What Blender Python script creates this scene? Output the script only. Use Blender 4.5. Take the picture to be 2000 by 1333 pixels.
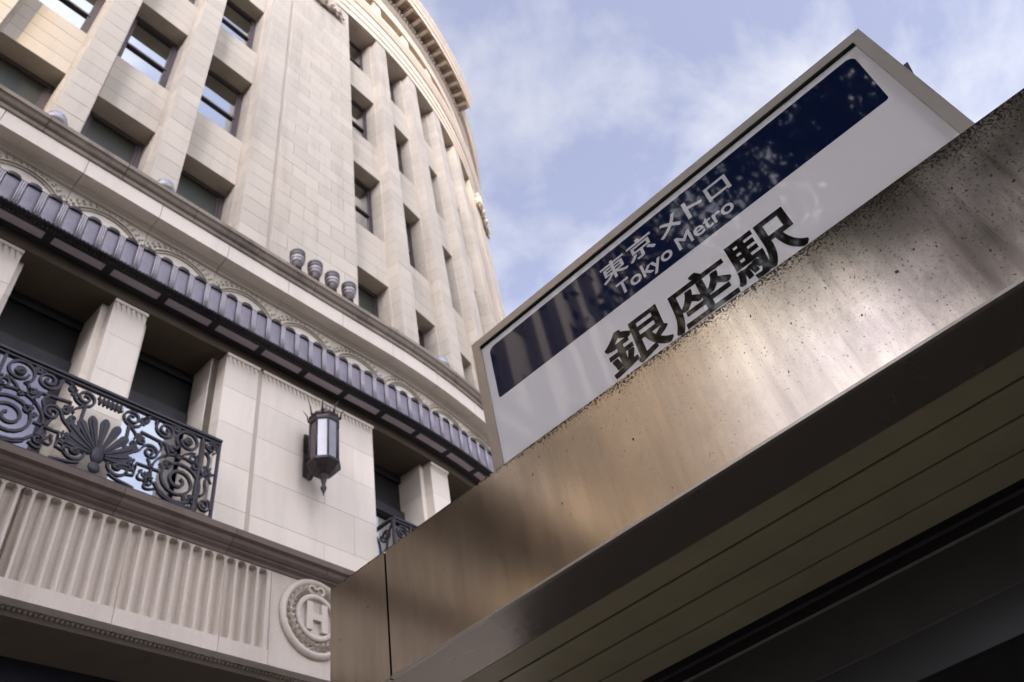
import bpy, math, random
from mathutils import Matrix, Vector, noise as mnoise
random.seed(7)
sc = bpy.context.scene
for o in list(bpy.data.objects): bpy.data.objects.remove(o)
COL = sc.collection
R_ = math.radians
# ------------------------------------------------------------------ camera
cam_d = bpy.data.cameras.new('camera'); cam = bpy.data.objects.new('camera', cam_d); COL.objects.link(cam)
RX = Vector((0.67152074, -0.72284502, -0.16295698)); FW = Vector((0.58089521, 0.37701864, 0.72139982))
RX.normalize(); FW = (FW - RX*FW.dot(RX)).normalized(); UP = RX.cross(FW)
M = Matrix.Identity(4)
for i in range(3):
    M[i][0] = RX[i]; M[i][1] = UP[i]; M[i][2] = -FW[i]
M[2][3] = 1.6
cam.matrix_world = M
cam_d.sensor_width = 36.0; cam_d.lens = 1545/2000*36
cam_d.clip_start = 0.05; cam_d.clip_end = 2000
cam_d.dof.use_dof = True; cam_d.dof.focus_distance = 2.75; cam_d.dof.aperture_fstop = 4.0
sc.camera = cam
# ------------------------------------------------------------------ light
SUN_EL, SUN_AZ = R_(30.0), R_(225.0)          # azimuth clockwise from +Y
sdir = Vector((math.sin(SUN_AZ)*math.cos(SUN_EL), math.cos(SUN_AZ)*math.cos(SUN_EL), math.sin(SUN_EL)))
ld = bpy.data.lights.new('sun', 'SUN'); ld.energy = 1.1; ld.angle = R_(1.5); ld.color = (1.0, 0.73, 0.36)
sun = bpy.data.objects.new('sun', ld); COL.objects.link(sun)
sun.rotation_euler = sdir.to_track_quat('Z', 'Y').to_euler(); sun.location = (0, 0, 60)
world = bpy.data.worlds.new('World'); sc.world = world; world.use_nodes = True
nt = world.node_tree; nt.nodes.clear()
def N(t, ty, **kw):
    n = t.nodes.new(ty)
    for k, v in kw.items(): setattr(n, k, v)
    return n
out = N(nt, 'ShaderNodeOutputWorld'); bg = N(nt, 'ShaderNodeBackground'); bg.inputs[1].default_value = 0.12
sky = N(nt, 'ShaderNodeTexSky', sky_type='NISHITA', sun_disc=False)
sky.sun_elevation = SUN_EL; sky.sun_rotation = SUN_AZ; sky.air_density = 1.0; sky.dust_density = 5.0; sky.ozone_density = 1.5
tc = N(nt, 'ShaderNodeTexCoord')
sep = N(nt, 'ShaderNodeSeparateXYZ'); nt.links.new(tc.outputs['Generated'], sep.inputs[0])
add = N(nt, 'ShaderNodeMath', operation='ADD'); add.inputs[1].default_value = 0.22; nt.links.new(sep.outputs[2], add.inputs[0])
mx_ = N(nt, 'ShaderNodeMath', operation='MAXIMUM'); mx_.inputs[1].default_value = 0.15; nt.links.new(add.outputs[0], mx_.inputs[0])
dx = N(nt, 'ShaderNodeMath', operation='DIVIDE'); nt.links.new(sep.outputs[0], dx.inputs[0]); nt.links.new(mx_.outputs[0], dx.inputs[1])
dy = N(nt, 'ShaderNodeMath', operation='DIVIDE'); nt.links.new(sep.outputs[1], dy.inputs[0]); nt.links.new(mx_.outputs[0], dy.inputs[1])
cmb = N(nt, 'ShaderNodeCombineXYZ'); nt.links.new(dx.outputs[0], cmb.inputs[0]); nt.links.new(dy.outputs[0], cmb.inputs[1])
cmap = N(nt, 'ShaderNodeMapping'); cmap.inputs['Location'].default_value = (0.24701820313930511, 2.7560300827026367, 0.9724758267402649); cmap.inputs['Rotation'].default_value = (0.0, 0.0, 2.3499698638916016)
cmap.inputs['Scale'].default_value = (1.0, 1.5, 1.0); nt.links.new(cmb.outputs[0], cmap.inputs[0])
cn = N(nt, 'ShaderNodeTexNoise'); cn.inputs['Scale'].default_value = 2.2; cn.inputs['Detail'].default_value = 9; cn.inputs['Roughness'].default_value = 0.56; cn.inputs['Distortion'].default_value = 0.5
nt.links.new(cmap.outputs[0], cn.inputs['Vector'])
cr = N(nt, 'ShaderNodeValToRGB'); cr.color_ramp.elements[0].position = 0.44; cr.color_ramp.elements[1].position = 0.70
nt.links.new(cn.outputs[0], cr.inputs[0])
# thin high cloud: the clear sky washed towards white, and brighter drifting puffs; both follow the sky's own brightness
lum = N(nt, 'ShaderNodeRGBToBW'); nt.links.new(sky.outputs[0], lum.inputs[0])
def lumtint(k, c):
    v = N(nt, 'ShaderNodeMixRGB', blend_type='MULTIPLY'); v.inputs[0].default_value = 1.0; v.inputs[2].default_value = (c[0]*k, c[1]*k, c[2]*k, 1)
    nt.links.new(lum.outputs[0], v.inputs[1]); return v
vt = lumtint(1.60, (0.98, 0.985, 1.33)); ct = lumtint(2.9, (1.0, 1.0, 1.02))
veil = N(nt, 'ShaderNodeMixRGB'); veil.inputs[0].default_value = 0.58
nt.links.new(sky.outputs[0], veil.inputs[1]); nt.links.new(vt.outputs[0], veil.inputs[2])
cl = N(nt, 'ShaderNodeMixRGB'); nt.links.new(cr.outputs[0], cl.inputs[0]); nt.links.new(veil.outputs[0], cl.inputs[1]); nt.links.new(ct.outputs[0], cl.inputs[2])
nt.links.new(cl.outputs[0], bg.inputs[0]); nt.links.new(bg.outputs[0], out.inputs[0])
vs = sc.view_settings; sc.display_settings.display_device = 'sRGB'
vs.view_transform = 'Standard'; vs.look = 'None'; vs.gamma = 1; vs.use_curve_mapping = False; vs.exposure = 1.62
sc.render.engine = 'CYCLES'; sc.cycles.use_denoising = True
sc.cycles.max_bounces = 8; sc.cycles.diffuse_bounces = 4; sc.cycles.glossy_bounces = 4; sc.cycles.caustics_reflective = False; sc.cycles.caustics_refractive = False
# ------------------------------------------------------------------ materials
MATS = {}
def newmat(name):
    m = bpy.data.materials.new(name); m.use_nodes = True; t = m.node_tree
    return m, t, t.nodes['Principled BSDF']
def pos(t):
    return N(t, 'ShaderNodeNewGeometry').outputs['Position']
def nz(t, vec, scale, detail=4, rough=0.55, stretch=None):
    if stretch:
        mp = N(t, 'ShaderNodeMapping'); mp.inputs['Scale'].default_value = stretch; t.links.new(vec, mp.inputs[0]); vec = mp.outputs[0]
    n = N(t, 'ShaderNodeTexNoise'); n.inputs['Scale'].default_value = scale; n.inputs['Detail'].default_value = detail; n.inputs['Roughness'].default_value = rough
    t.links.new(vec, n.inputs['Vector']); return n.outputs[0]
def ramp(t, fac, a, b, ca=(0, 0, 0, 1), cb=(1, 1, 1, 1)):
    r = N(t, 'ShaderNodeValToRGB'); r.color_ramp.elements[0].position = a; r.color_ramp.elements[1].position = b
    r.color_ramp.elements[0].color = ca; r.color_ramp.elements[1].color = cb; t.links.new(fac, r.inputs[0]); return r.outputs[0]
def mix(t, fac, a, b, blend='MIX'):
    n = N(t, 'ShaderNodeMixRGB', blend_type=blend)
    for i, v in ((0, fac), (1, a), (2, b)):
        if isinstance(v, (int, float)): n.inputs[i].default_value = v
        elif isinstance(v, tuple): n.inputs[i].default_value = (*v[:3], 1)
        else: t.links.new(v, n.inputs[i])
    return n.outputs[0]
def mth(t, op, a, b=0.0, c=None):
    n = N(t, 'ShaderNodeMath', operation=op)
    for i, v in enumerate((a, b) if c is None else (a, b, c)):
        if isinstance(v, (int, float)): n.inputs[i].default_value = v
        else: t.links.new(v, n.inputs[i])
    return n.outputs[0]
def bump(t, bs, h, strength, dist=0.01):
    b = N(t, 'ShaderNodeBump'); b.inputs['Strength'].default_value = strength; b.inputs['Distance'].default_value = dist
    t.links.new(h, b.inputs['Height']); t.links.new(b.outputs[0], bs.inputs['Normal'])
def stone(name, base, stain=0.25, dark=(0.10, 0.08, 0.06), tint=0.10, grain=1.0):
    m, t, bs = newmat(name); p = pos(t)
    oi = N(t, 'ShaderNodeObjectInfo').outputs['Random']
    lo = tuple(c*(1-tint) for c in base); hi = tuple(min(1, c*(1+tint*.6)) for c in base)
    c = mix(t, oi, lo, hi)
    g = ramp(t, nz(t, p, 55, 3, 0.7), 0.3, 0.72)
    c = mix(t, mth(t, 'MULTIPLY', g, 0.22*grain), c, tuple(x*0.62 for x in base))
    big = ramp(t, nz(t, p, 0.55, 5, 0.6), 0.38, 0.68)
    c = mix(t, mth(t, 'MULTIPLY', big, 0.16), c, (base[0]*0.9, base[1]*0.8, base[2]*0.68))
    st = ramp(t, nz(t, p, 1.0, 6, 0.62, (2.6, 2.6, 0.32)), 0.50, 0.78)
    c = mix(t, mth(t, 'MULTIPLY', st, stain), c, dark)
    t.links.new(c, bs.inputs['Base Color']); bs.inputs['Roughness'].default_value = 0.86
    bs.inputs['Specular IOR Level'].default_value = 0.25
    bump(t, bs, nz(t, p, 38, 5, 0.7), 0.28, 0.006)
    MATS[name] = m; return m
LIME = stone('limestone', (0.52, 0.465, 0.385), 0.27)
LOWST = stone('granite_lower', (0.70, 0.63, 0.54), 0.15, grain=1.3)
MORT = stone('mortar', (0.45, 0.39, 0.32), 0.2, tint=0)
FLUT = stone('carved_stone', (0.55, 0.48, 0.405), 0.30, grain=1.8)
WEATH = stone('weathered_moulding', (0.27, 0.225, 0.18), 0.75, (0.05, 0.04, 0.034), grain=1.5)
DARKST = stone('shaded_recess_stone', (0.34, 0.27, 0.22), 0.45)  # darker stone for recesses; their shade is put into the colour
CROWN = stone('upper_cornice_stone', (0.64, 0.55, 0.45), 0.22)  # paler than the wall stone; sunlight put into the colour
BALC = stone('sooty_moulding', (0.15, 0.115, 0.095), 0.6, (0.03, 0.025, 0.02), grain=1.5)
LOGC = stone('shaded_soffit_stone', (0.10, 0.078, 0.055), 0.4, (0.05, 0.04, 0.03))  # shade under the ceilings is put into this dark colour
def simple(name, base, rough, metal=0.0, spec=0.5, var=0.25, scale=6.0, coat=0.0, ior=None, bmp=0.0):
    m, t, bs = newmat(name); p = pos(t)
    n = ramp(t, nz(t, p, scale, 5, 0.6), 0.3, 0.75)
    c = mix(t, mth(t, 'MULTIPLY', n, var), base, tuple(x*0.45 for x in base))
    t.links.new(c, bs.inputs['Base Color'])
    r = mth(t, 'MULTIPLY_ADD', n, 0.12*(1 if rough > 0.06 else 0), rough); t.links.new(r, bs.inputs['Roughness'])
    bs.inputs['Metallic'].default_value = metal; bs.inputs['Specular IOR Level'].default_value = spec
    bs.inputs['Coat Weight'].default_value = coat
    if ior: bs.inputs['IOR'].default_value = ior
    if bmp: bump(t, bs, nz(t, p, scale*4, 4), bmp, 0.004)
    MATS[name] = m; return m
FRAME = simple('bronze_window_frame', (0.075, 0.055, 0.055), 0.45, 0.3)
GLASS = simple('window_glass', (0.55, 0.585, 0.60), 0.015, 1.0, 0.5, 0.1, 0.8)
BLIND = simple('dark_window_glass', (0.032, 0.034, 0.022), 0.35, 0.0, 0.4, 0.4, 0.8)
LOGGLASS = simple('loggia_glass', (0.50, 0.53, 0.56), 0.02, 1.0, 0.5, 0.15, 0.8)
LOGDARK = simple('loggia_dark_glass', (0.010, 0.009, 0.007), 0.35, 0.0, 0.3, 0.3, 0.8)  # near-black copy for the upper panes; recess shade put into the colour
IRON = simple('wrought_iron', (0.034, 0.029, 0.037), 0.5, 0.35, 0.5, 0.5, 14, bmp=0.2)
AWM = simple('awning_metal', (0.022, 0.019, 0.022), 0.5, 0.3, 0.5, 0.4, 9)
AWG = simple('awning_glass', (0.20, 0.175, 0.21), 0.45, 0.0, 0.5, 0.6, 5, coat=0.05)
AWRIB = simple('awning_rib_metal', (0.31, 0.285, 0.305), 0.5, 0.2, 0.5, 0.3, 6)
AWP = simple('awning_soffit_glass', (0.42, 0.36, 0.38), 0.4, 0.0, 0.4, 0.3, 3)
BRASS = simple('lantern_bronze', (0.045, 0.034, 0.034), 0.42, 0.55, 0.5, 0.5, 16, bmp=0.2)
LGLASS_LIT = simple('lantern_glass_lit', (0.26, 0.255, 0.275), 0.06, 0.0, 0.5, 0.35, 5, ior=1.45)
LGLASS_SHADE = simple('lantern_glass_shade', (0.075, 0.055, 0.055), 0.2, 0.0, 0.4, 0.2, 3)  # darker copy of the lantern glass; shade put into the colour
SPOTM = simple('spotlight_dark', (0.10, 0.085, 0.085), 0.45, 0.2, 0.5, 0.3, 12)
SPOTL = simple('spotlight_grey', (0.33, 0.30, 0.30), 0.4, 0.2, 0.5, 0.3, 12)
DOME = simple('dome_light_glass', (0.20, 0.25, 0.33), 0.08, 0.0, 0.6, 0.4, 12, coat=0.5)
ALU = simple('anodised_frame', (0.46, 0.405, 0.34), 0.34, 0.75, 0.5, 0.22, 7)
WHITE = simple('sign_white_acrylic', (0.90, 0.87, 0.855), 0.035, 0.0, 0.5, 0.05, 2, ior=1.5)
NAVY = simple('sign_navy_print', (0.006, 0.012, 0.048), 0.035, 0.0, 0.5, 0.1, 2, ior=1.5)
TXTW = simple('sign_white_print', (0.72, 0.70, 0.70), 0.05, 0.0, 0.5, 0.05, 2)
TXTB = simple('sign_black_print', (0.012, 0.009, 0.008), 0.04, 0.0, 0.5, 0.05, 2)
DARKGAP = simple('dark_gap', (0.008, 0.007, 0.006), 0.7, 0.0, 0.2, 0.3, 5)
ASPH = simple('asphalt', (0.06, 0.058, 0.056), 0.85, 0, 0.3, 0.4, 3)
PAVE = simple('paving', (0.50, 0.47, 0.44), 0.8, 0, 0.3, 0.35, 2)
BROWNB = stone('brown_stone', (0.16, 0.12, 0.09), 0.4)
PALEB = stone('pale_concrete', (0.42, 0.40, 0.37), 0.3)
BARK = simple('bark', (0.13, 0.09, 0.065), 0.9, 0, 0.2, 0.6, 9, bmp=0.6)
SHOPG = simple('shop_glass', (0.012, 0.014, 0.022), 0.10, 0.0, 0.5, 0.3, 0.7, ior=1.8)
# leaves
m, t, bs = newmat('leaf'); oi = N(t, 'ShaderNodeNewGeometry').outputs['Random Per Island']
t.links.new(mix(t, oi, (0.03, 0.06, 0.018), (0.075, 0.115, 0.035)), bs.inputs['Base Color']); bs.inputs['Roughness'].default_value = 0.55; LEAF = m
# brushed stainless with grime (fascia)
def brushed(name, base, rough, aniso, dirty=1.0, zt=3.515, h=0.56):
    m, t, bs = newmat(name); p = pos(t)
    sp = N(t, 'ShaderNodeSeparateXYZ'); t.links.new(p, sp.inputs[0]); Y, Z = sp.outputs[1], sp.outputs[2]
    streak = nz(t, p, 1.0, 6, 0.6, (8, 8, 0.7)); brushn = nz(t, p, 1.0, 4, 0.7, (30, 6, 420))
    c = mix(t, ramp(t, streak, 0.35, 0.7), base, tuple(x*0.80 for x in base))
    c = mix(t, mth(t, 'MULTIPLY', ramp(t, brushn, 0.35, 0.7), 0.14), c, tuple(x*0.55 for x in base))
    # grime: a ragged mould fringe along the top and bottom edges, specks thinning away from it
    top = mth(t, 'DIVIDE', mth(t, 'SUBTRACT', zt, Z), h)                       # 0 at the top edge .. 1 at the bottom
    right = mth(t, 'MULTIPLY', mth(t, 'SUBTRACT', 1.7, Y), 0.48)               # more grime towards the street end
    rc = N(t, 'ShaderNodeClamp'); t.links.new(right, rc.inputs[0]); right = rc.outputs[0]
    n1 = nz(t, p, 7.0, 8, 0.74, (1, 1, 0.6)); n2 = nz(t, p, 95, 4, 0.85); n3 = nz(t, p, 70, 5, 0.75)
    width = mth(t, 'MULTIPLY_ADD', right, 0.21, 0.022)
    fr = mth(t, 'SUBTRACT', 1.0, mth(t, 'DIVIDE', top, mth(t, 'MULTIPLY', width, mth(t, 'MULTIPLY_ADD', n1, 3.2, -0.65))))
    fr = mth(t, 'ADD', fr, mth(t, 'MULTIPLY_ADD', n2, 6.0, -3.3))
    fringe = ramp(t, fr, 0.35, 0.62)
    bot = mth(t, 'SUBTRACT', 1.0, mth(t, 'DIVIDE', mth(t, 'SUBTRACT', 1.0, top), mth(t, 'MULTIPLY_ADD', n1, 0.07, -0.012)))
    bot = mth(t, 'ADD', bot, mth(t, 'MULTIPLY_ADD', n3, 2.2, -1.2)); bot = ramp(t, bot, 0.15, 0.7)
    dens = mth(t, 'MULTIPLY', mth(t, 'ADD', mth(t, 'MULTIPLY', right, 0.085), mth(t, 'MULTIPLY', mth(t, 'SUBTRACT', 1.0, top), 0.05)), 1.0)
    s1 = mth(t, 'ADD', nz(t, p, 105, 3, 0.6), dens); s1 = ramp(t, s1, 0.715, 0.74)
    s2 = mth(t, 'ADD', nz(t, p, 42, 3, 0.6, (1, 1, 0.75)), mth(t, 'MULTIPLY', dens, 0.6)); s2 = ramp(t, s2, 0.735, 0.755)
    d = mth(t, 'MAXIMUM', mth(t, 'MAXIMUM', fringe, mth(t, 'MULTIPLY', bot, 0.85)), mth(t, 'MAXIMUM', mth(t, 'MULTIPLY', s1, 0.8), s2))
    drip = ramp(t, nz(t, p, 1.0, 5, 0.6, (14, 14, 1.1)), 0.42, 0.72)
    film = mth(t, 'MULTIPLY', mth(t, 'MAXIMUM', ramp(t, n1, 0.35, 0.75), drip), mth(t, 'MULTIPLY_ADD', mth(t, 'POWER', right, 2.0), 0.50, 0.17))
    d = mth(t, 'MULTIPLY', mth(t, 'MAXIMUM', d, film), dirty)
    t.links.new(c, bs.inputs['Base Color']); bs.inputs['Metallic'].default_value = 1.0
    rr = mth(t, 'MULTIPLY_ADD', streak, 0.12, rough-0.06); t.links.new(rr, bs.inputs['Roughness'])
    bs.inputs['Anisotropic'].default_value = aniso
    tg = N(t, 'ShaderNodeCombineXYZ'); tg.inputs[1].default_value = 1.0; t.links.new(tg.outputs[0], bs.inputs['Tangent'])
    bump(t, bs, brushn, 0.008, 0.001)
    df = N(t, 'ShaderNodeBsdfDiffuse'); df.inputs[0].default_value = (0.035, 0.027, 0.02, 1)
    ms = N(t, 'ShaderNodeMixShader'); t.links.new(d, ms.inputs[0]); t.links.new(bs.outputs[0], ms.inputs[1]); t.links.new(df.outputs[0], ms.inputs[2])
    t.links.new(ms.outputs[0], t.nodes['Material Output'].inputs[0]); return m
STEEL = brushed('brushed_stainless', (0.63, 0.535, 0.425), 0.14, 0.80)
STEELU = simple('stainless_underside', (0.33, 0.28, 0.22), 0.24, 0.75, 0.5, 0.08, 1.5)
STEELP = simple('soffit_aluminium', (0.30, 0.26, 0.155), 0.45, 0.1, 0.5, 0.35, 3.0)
# ------------------------------------------------------------------ helpers
WM = {}
def attach(o, parent, mw):
    WM[o] = mw.copy()
    if parent is not None:
        o.parent = parent; o.matrix_parent_inverse = WM[parent].inverted()
    o.matrix_basis = mw
def thing(name, label, cat, loc, group=None):
    o = bpy.data.objects.new(name, None); COL.objects.link(o); o.empty_display_size = 0.2
    o['label'] = label; o['category'] = cat
    if group: o['group'] = group
    attach(o, None, Matrix.Translation(loc)); return o
class MB:
    def __init__(s): s.v = []; s.f = []; s.sm = []
    def add(s, vs, fs, smooth=False):
        b = len(s.v); s.v += [tuple(x) for x in vs]; s.f += [tuple(b+i for i in q) for q in fs]; s.sm += [smooth]*len(fs)
    def box(s, x0, x1, y0, y1, z0, z1, ch=0.0):
        if ch <= 0:
            vs = [(x, y, z) for z in (z0, z1) for x, y in ((x0, y0), (x1, y0), (x1, y1), (x0, y1))]
            s.add(vs, [(3, 2, 1, 0), (4, 5, 6, 7), (0, 1, 5, 4), (1, 2, 6, 5), (2, 3, 7, 6), (3, 0, 4, 7)])
        else:   # chamfer on the front (-y) face only
            vs = [(x, y1, z) for x, z in ((x0, z0), (x1, z0), (x1, z1), (x0, z1))]
            vs += [(x, y0+ch, z) for x, z in ((x0, z0), (x1, z0), (x1, z1), (x0, z1))]
            vs += [(x, y0, z) for x, z in ((x0+ch, z0+ch), (x1-ch, z0+ch), (x1-ch, z1-ch), (x0+ch, z1-ch))]
            fs = [(0, 3, 2, 1), (8, 9, 10, 11)]
            for i in range(4):
                j = (i+1) % 4; fs += [(i, j, 4+j, 4+i), (4+i, 4+j, 8+j, 8+i)]
            s.add(vs, fs)
    def prism(s, poly, z0, z1, ins=0.0):
        n = len(poly)
        def off(p):
            r = []
            for i in range(n):
                a, b, c = Vector(p[i-1]), Vector(p[i]), Vector(p[(i+1) % n])
                d1 = (b-a).normalized(); d2 = (c-b).normalized()
                n1 = Vector((-d1.y, d1.x)); n2 = Vector((-d2.y, d2.x)); k = n1+n2; k = k/max(0.3, k.dot(n1)) if k.length > 1e-6 else n1
                r.append((b.x+k.x*ins, b.y+k.y*ins))
            return r
        if ins > 0: rings = [(off(poly), z0), (poly, z0+ins), (poly, z1-ins), (off(poly), z1)]
        else: rings = [(poly, z0), (poly, z1)]
        vs = [(x, y, z) for pl, z in rings for x, y in pl]; fs = [tuple(range(n-1, -1, -1)), tuple(range((len(rings)-1)*n, len(rings)*n))]
        for k in range(len(rings)-1):
            for i in range(n):
                j = (i+1) % n; fs.append((k*n+i, k*n+j, (k+1)*n+j, (k+1)*n+i))
        s.add(vs, fs)
    def tube(s, pts, rad, sides=6, closed=False):
        pts = [Vector(p) for p in pts]; n = len(pts); rr = rad if isinstance(rad, (list, tuple)) else [rad]*n
        vs = []; fs = []; ref = Vector((0, 0, 1))
        for i, p in enumerate(pts):
            tg = (pts[min(i+1, n-1)]-pts[max(i-1, 0)]).normalized()
            if abs(tg.dot(ref)) > 0.95: ref = Vector((1, 0, 0))
            a = tg.cross(ref).normalized(); b = a.cross(tg)
            vs += [p+(a*math.cos(k*2*math.pi/sides)+b*math.sin(k*2*math.pi/sides))*rr[i] for k in range(sides)]
        for i in range(n-1):
            for k in range(sides):
                l = (k+1) % sides; fs.append((i*sides+k, i*sides+l, (i+1)*sides+l, (i+1)*sides+k))
        fs += [tuple(range(sides-1, -1, -1)), tuple(range((n-1)*sides, n*sides))]
        s.add(vs, fs, True)
    def lathe(s, prof, sides=16, c=(0, 0, 0), smooth=True, ph=0.0):
        vs = []; fs = []; n = len(prof)
        for r, z in prof:
            vs += [(c[0]+r*math.cos(k*2*math.pi/sides+ph), c[1]+r*math.sin(k*2*math.pi/sides+ph), c[2]+z) for k in range(sides)]
        for i in range(n-1):
            for k in range(sides):
                l = (k+1) % sides; fs.append((i*sides+k, i*sides+l, (i+1)*sides+l, (i+1)*sides+k))
        fs += [tuple(range(sides-1, -1, -1)), tuple(range((n-1)*sides, n*sides))]
        s.add(vs, fs, smooth)
    def blob(s, c, r, sq=(1, 1, 1)):
        vs = []; fs = []; A, B = 8, 5
        for i in range(B+1):
            th = math.pi*i/B
            for k in range(A):
                ph = 2*math.pi*k/A
                vs.append((c[0]+r*sq[0]*math.sin(th)*math.cos(ph), c[1]+r*sq[1]*math.sin(th)*math.sin(ph), c[2]+r*sq[2]*math.cos(th)))
        for i in range(B):
            for k in range(A):
                l = (k+1) % A; fs.append((i*A+k, (i+1)*A+k, (i+1)*A+l, i*A+l))
        s.add(vs, fs, True)
    def mesh(s, name, mat):
        me = bpy.data.meshes.new(name); me.from_pydata(s.v, [], s.f); me.materials.append(mat)
        me.polygons.foreach_set('use_smooth', s.sm); me.update(); return me
    def build(s, name, mat, parent=None, mw=None, **props):
        return place(s.mesh(name, mat), name, parent, mw, **props)
def place(me, name, parent=None, mw=None, **props):
    o = bpy.data.objects.new(name, me); COL.objects.link(o)
    attach(o, parent, mw if mw is not None else Matrix.Identity(4))
    for k, v in props.items(): o[k] = v
    return o
# facade space: s along the wall, d outwards, z up, in units of D (camera to wall), camera height added
D = 7.0; XC = 0.88; RC = 2.2
def ang(s): return max(0.0, (s-XC)/RC)
def W(s, d, z):
    if s <= XC: return Vector((D*s, D*(1-d), D*z+1.6))
    a = (s-XC)/RC
    return Vector((D*(XC+(RC+d)*math.sin(a)), D*(1+RC-(RC+d)*math.cos(a)), D*z+1.6))
def FM(s, d, z):   # local x along the wall, local -y outwards
    return Matrix.Translation(W(s, d, z)) @ Matrix.Rotation(ang(s), 4, 'Z')
def sweep(prof, s0, s1, name, mat, parent, step=0.035, **props):   # prof: closed (d, z) outline in D units
    n = max(1, int(math.ceil((s1-s0)/step))) if s1 > XC else 1
    mb = MB(); m_ = len(prof); base = W((s0+s1)/2, 0, prof[0][1]); vs = []; fs = []
    for i in range(n+1):
        s = s0+(s1-s0)*i/n
        vs += [W(s, d, z)-base for d, z in prof]
    for i in range(n):
        for k in range(m_):
            l = (k+1) % m_; fs.append((i*m_+k, (i+1)*m_+k, (i+1)*m_+l, i*m_+l))
    fs += [tuple(range(m_)), tuple(range((n+1)*m_-1, n*m_-1, -1))]
    mb.add(vs, fs); return mb.build(name, mat, parent, Matrix.Translation(base), **props)
# ------------------------------------------------------------------ ground
g = MB(); g.box(-400, 400, -400, 400, -0.5, 0.0); g.build('street', ASPH, None, None, kind='structure')
g = MB(); g.box(-60, 60, -2.5, 40, 0.001, 0.14); g.build('pavement', PAVE, None, None, kind='structure')
# ------------------------------------------------------------------ the stone building
B = thing('stone_building', 'pale stone department store with tall narrow windows and a curved corner', 'building', (0, D, 0))
COURSE = 0.0587; PW = 0.0595; SH = 0.007; DS = -0.0365; DSP = -0.038; DW = -0.083
HEAD = [1.833, 2.42, 3.007, 3.594]; WH = 0.365; ZB = 1.462; ZT = 3.60
# backing wall behind everything
for s0, s1 in ((-3.6, XC), (XC, 3.6)):
    sweep([(-0.10, -0.22), (-0.10, 4.42), (-0.22, 4.42), (-0.22, -0.22)], s0, s1, 'wall', MORT, B, 0.06)
hw = PW*D/2; e = SH*D; y1 = -DS*D; y2 = 0.097*D
POLY = [(-hw, 0), (hw, 0), (hw, y1), (hw+e, y1), (hw+e, y2), (-hw-e, y2), (-hw-e, y1), (-hw, y1)]
def shrink(poly, k):
    mb = MB(); n = len(poly); r = []
    for i in range(n):
        a, b, c = Vector(poly[i-1]), Vector(poly[i]), Vector(poly[(i+1) % n]); d1 = (b-a).normalized(); d2 = (c-b).normalized()
        n1 = Vector((-d1.y, d1.x)); n2 = Vector((-d2.y, d2.x)); q = n1+n2; q = q/max(0.3, q.dot(n1)) if q.length > 1e-6 else n1
        r.append((b.x+q.x*k, b.y+q.y*k))
    return r
mb = MB(); mb.prism(POLY, 0.0012, COURSE*D-0.0012, 0.005); STONE_P = mb.mesh('stone', LIME)
NCO = int((ZT-ZB)/COURSE)+1
def pilaster(sc_, stones=True):
    c = MB(); c.prism(shrink(POLY, 0.011), 0, (ZT-ZB)*D); p = c.build('pilaster', MORT, B, FM(sc_, 0, ZB))
    if stones:
        for k in range(NCO):
            z = ZB+k*COURSE
            if z+COURSE > ZT+0.03: break
            place(STONE_P, 'stone', p, FM(sc_, random.uniform(-.0002, .0003), z))
    return p
PSTR = [-0.092, 0.1195, 0.3335]                       # straight pilasters left of the pier (centres)
PCUR = [XC+0.159+PW/2+0.2145*k for k in range(4)]     # four on the curve
for s in PSTR+PCUR: pilaster(s)
# piers: a narrow stepped strip, a groove, then coursed ashlar
def pier(sL, wS, wM, sgn=1):
    wS *= D; wM *= D; g_ = 0.085
    if sgn > 0: strip = [(0, 0), (wS, 0), (wS, y2), (-e, y2), (-e, y1), (0, y1)]
    else: strip = [(0, 0), (wS, 0), (wS, y1), (wS+e, y1), (wS+e, y2), (0, y2)]
    tot = wS+g_+wM
    x_s = 0 if sgn > 0 else wM+g_; x_m = wS+g_ if sgn > 0 else 0
    core = [(0.011, 0.02), (tot-0.011, 0.02), (tot-0.011, y1+0.011), (tot+e-0.011, y1+0.011), (tot+e-0.011, y2), (-e+0.011, y2), (-e+0.011, y1+0.011), (0.011, y1+0.011)]
    mc = MB(); mc.prism(core, 0, (ZT-ZB)*D); p = mc.build('pier', MORT, B, FM(sL, 0, ZB))
    ms = MB(); ms.prism([(x+x_s, y) for x, y in strip], 0.0012, COURSE*D-0.0012, 0.005); ms = ms.mesh('stone', LIME)
    u = wM/3; ws = {}
    def blk(w):
        w = round(w, 4)
        if w not in ws:
            m_ = MB(); m_.box(0.002, w-0.002, 0, 0.05, 0.0012, COURSE*D-0.0012, 0.005); ws[w] = m_.mesh('stone', LIME)
        return ws[w]
    for k in range(NCO):
        z = ZB+k*COURSE
        if z+COURSE > ZT+0.03: break
        place(ms, 'stone', p, FM(sL, 0, z))
        xs = [0, u, 2*u, 3*u] if k % 2 == 0 else [0, u/2, 1.5*u, 2.5*u, 3*u]
        for a, b in zip(xs[:-1], xs[1:]):
            place(blk(b-a), 'ashlar_stone', p, FM(sL, 0, z) @ Matrix.Translation((x_m+a, random.uniform(-.002, .0015), 0)))
    return p
PIER_L, PIER_R = 0.521, 0.8765
pier(PIER_L, 0.074, PIER_R-PIER_L-0.074-0.085/D)
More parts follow.
